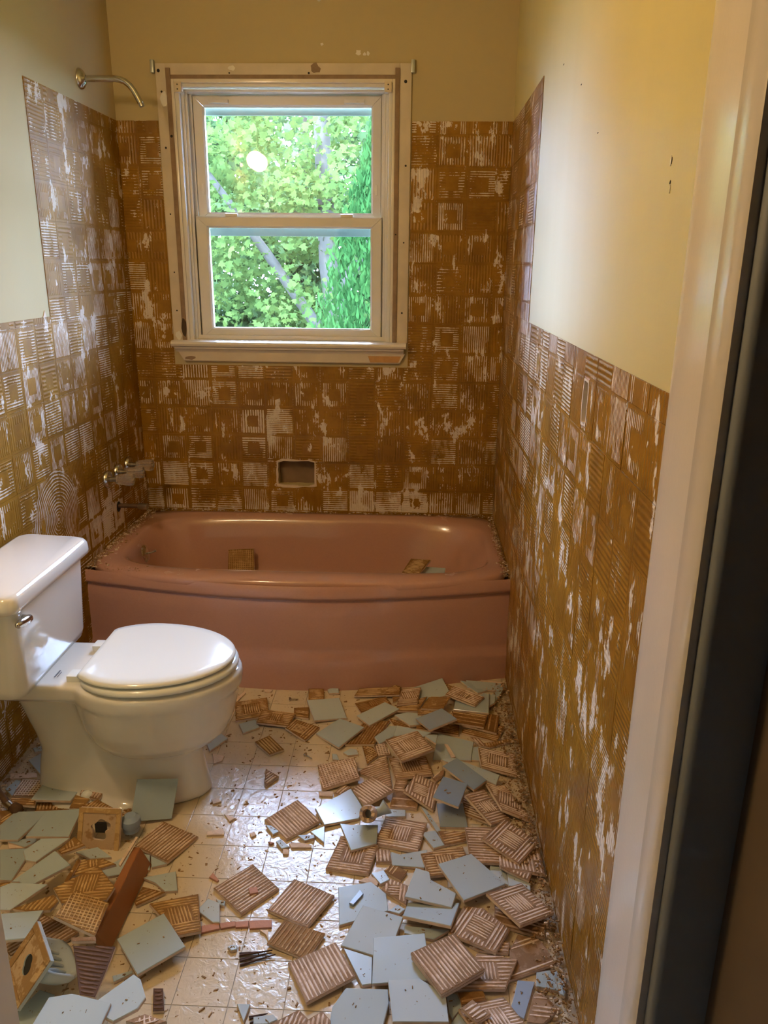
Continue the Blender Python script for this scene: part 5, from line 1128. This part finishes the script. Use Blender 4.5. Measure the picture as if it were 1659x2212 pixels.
def leaves(name,cen,size,mat,parent,shape='maple',tilt=1.0):
    """cen Nx3; each leaf a small lobed fan with random facing"""
    n=len(cen)
    if shape=='maple':
        ang=np.array([0,26,50,78,105,150,180,210,255,282,310,334])*PI/180; rad=np.array([1,.55,.9,.45,.8,.5,.35,.5,.8,.45,.9,.55])
    else:
        ang=np.array([0,60,120,180,240,300])*PI/180; rad=np.array([1.6,.35,.3,.5,.3,.35])
    k=len(ang); base=np.stack([rad*np.cos(ang),rad*np.sin(ang),.12*np.cos(2*ang)],1)
    # random orientation matrices
    ax=rng.normal(size=(n,3)); 
    if shape!='maple':
        z=np.stack([rng.normal(0,.35,n),rng.normal(0,.35,n),np.ones(n)],1); x=z/np.linalg.norm(z,axis=1)[:,None]; y=np.cross(x,ax); y/=np.linalg.norm(y,axis=1)[:,None]
    else:
        nrm=ax+np.array([0,-.9,.9]); nrm/=np.linalg.norm(nrm,axis=1)[:,None]; x=np.cross(nrm,rng.normal(size=(n,3))); x/=np.linalg.norm(x,axis=1)[:,None]; y=np.cross(nrm,x)
    zz=np.cross(x,y); s=size*rng.uniform(.6,1.3,(n,1,1))
    P=cen[:,None,:]+s*(base[None,:,0:1]*x[:,None,:]+base[None,:,1:2]*y[:,None,:]+base[None,:,2:3]*zz[:,None,:])
    me=bpy.data.meshes.new(name); me.vertices.add(n*k); me.vertices.foreach_set('co',P.reshape(-1)); me.loops.add(n*k); me.loops.foreach_set('vertex_index',np.arange(n*k,dtype=np.int32)); me.polygons.add(n); me.polygons.foreach_set('loop_start',np.arange(0,n*k,k,dtype=np.int32)); me.update(calc_edges=True); me.materials.append(mat)
    return link(name,me,None,parent,kind='stuff')
def clumps(nc,box_,nper,rad,keepf=None):
    lo,hi=np.array(box_[0]),np.array(box_[1]); out=[]
    while len(out)<nc:
        c=lo+(hi-lo)*rng.random(3)
        if keepf is None or keepf(c): out.append(c)
    out=np.array(out); d=rng.normal(size=(nc,nper,3)); d/=np.linalg.norm(d,axis=2)[:,:,None]; d*=rad*rng.random((nc,nper,1))**.4; d[:,:,2]*=.6
    return (out[:,None,:]+d).reshape(-1,3)
mt_=empty('maple_tree',(.2,7.6,-3),label='sunlit maple tree filling the view through the window',category='tree')
tube('trunk',[(.35,7.8,-3),(.25,7.7,-.5),(.0,7.6,1.4),(-.1,7.7,3.2),(.1,7.8,3.7)],[.20,.17,.14,.10,.05],BARK,mt_,14)
tube('branch',[(.12,7.65,.2),(-.8,7.3,1.6),(-1.8,7.0,3.0)],[.09,.06,.02],BARK,mt_,10); tube('branch',[(.05,7.6,1.0),(.9,7.3,2.2),(1.5,7.1,3.4)],[.08,.05,.02],BARK,mt_,10)
def mk(c):
    return noise.noise(Vector((c[0]*.7,c[1]*.5,c[2]*.7)))>-.28-(.0 if c[2]<2.6 else -.18)
leaves('foliage',clumps(760,((-4.2,6.7,-2.2),(3.6,8.6,3.75)),34,.42,mk),.065,MAPLE,mt_)
MAPLE2=leafmat('far_maple_leaf',(.022,.058,.028),(.075,.115,.04))
m2=empty('background_maple',(-1.0,11.5,-3),label='paler maple behind the near one, seen through its gaps',category='tree')
tube('trunk',[(-1.2,11.5,-3),(-1.0,11.4,1),(-.8,11.5,4)],[.22,.18,.07],BARK,m2,12)
leaves('foliage',clumps(800,((-6,10,-3),(5,13,4.3)),60,.6),.11,MAPLE2,m2)
ar=empty('arborvitae',(1.13,4.6,-3),label='dark feathery evergreen at the edge of the window view',category='tree')
tube('trunk',[(1.13,4.6,-3),(1.13,4.6,3.5)],[.10,.03],BARK,ar,10)
n=26000; zz=rng.uniform(-2.9,3.3,n); th=rng.uniform(0,2*PI,n); R_=np.minimum(1.2,1.12-.26*zz)*(.80+.22*rng.random(n))*(1+.10*np.sin(th*5+zz*3))
R_=np.clip(R_,.05,None); leaves('foliage',np.stack([1.13+R_*np.cos(th),4.6+R_*np.sin(th),zz],1),.045,CONI,ar,'spray')
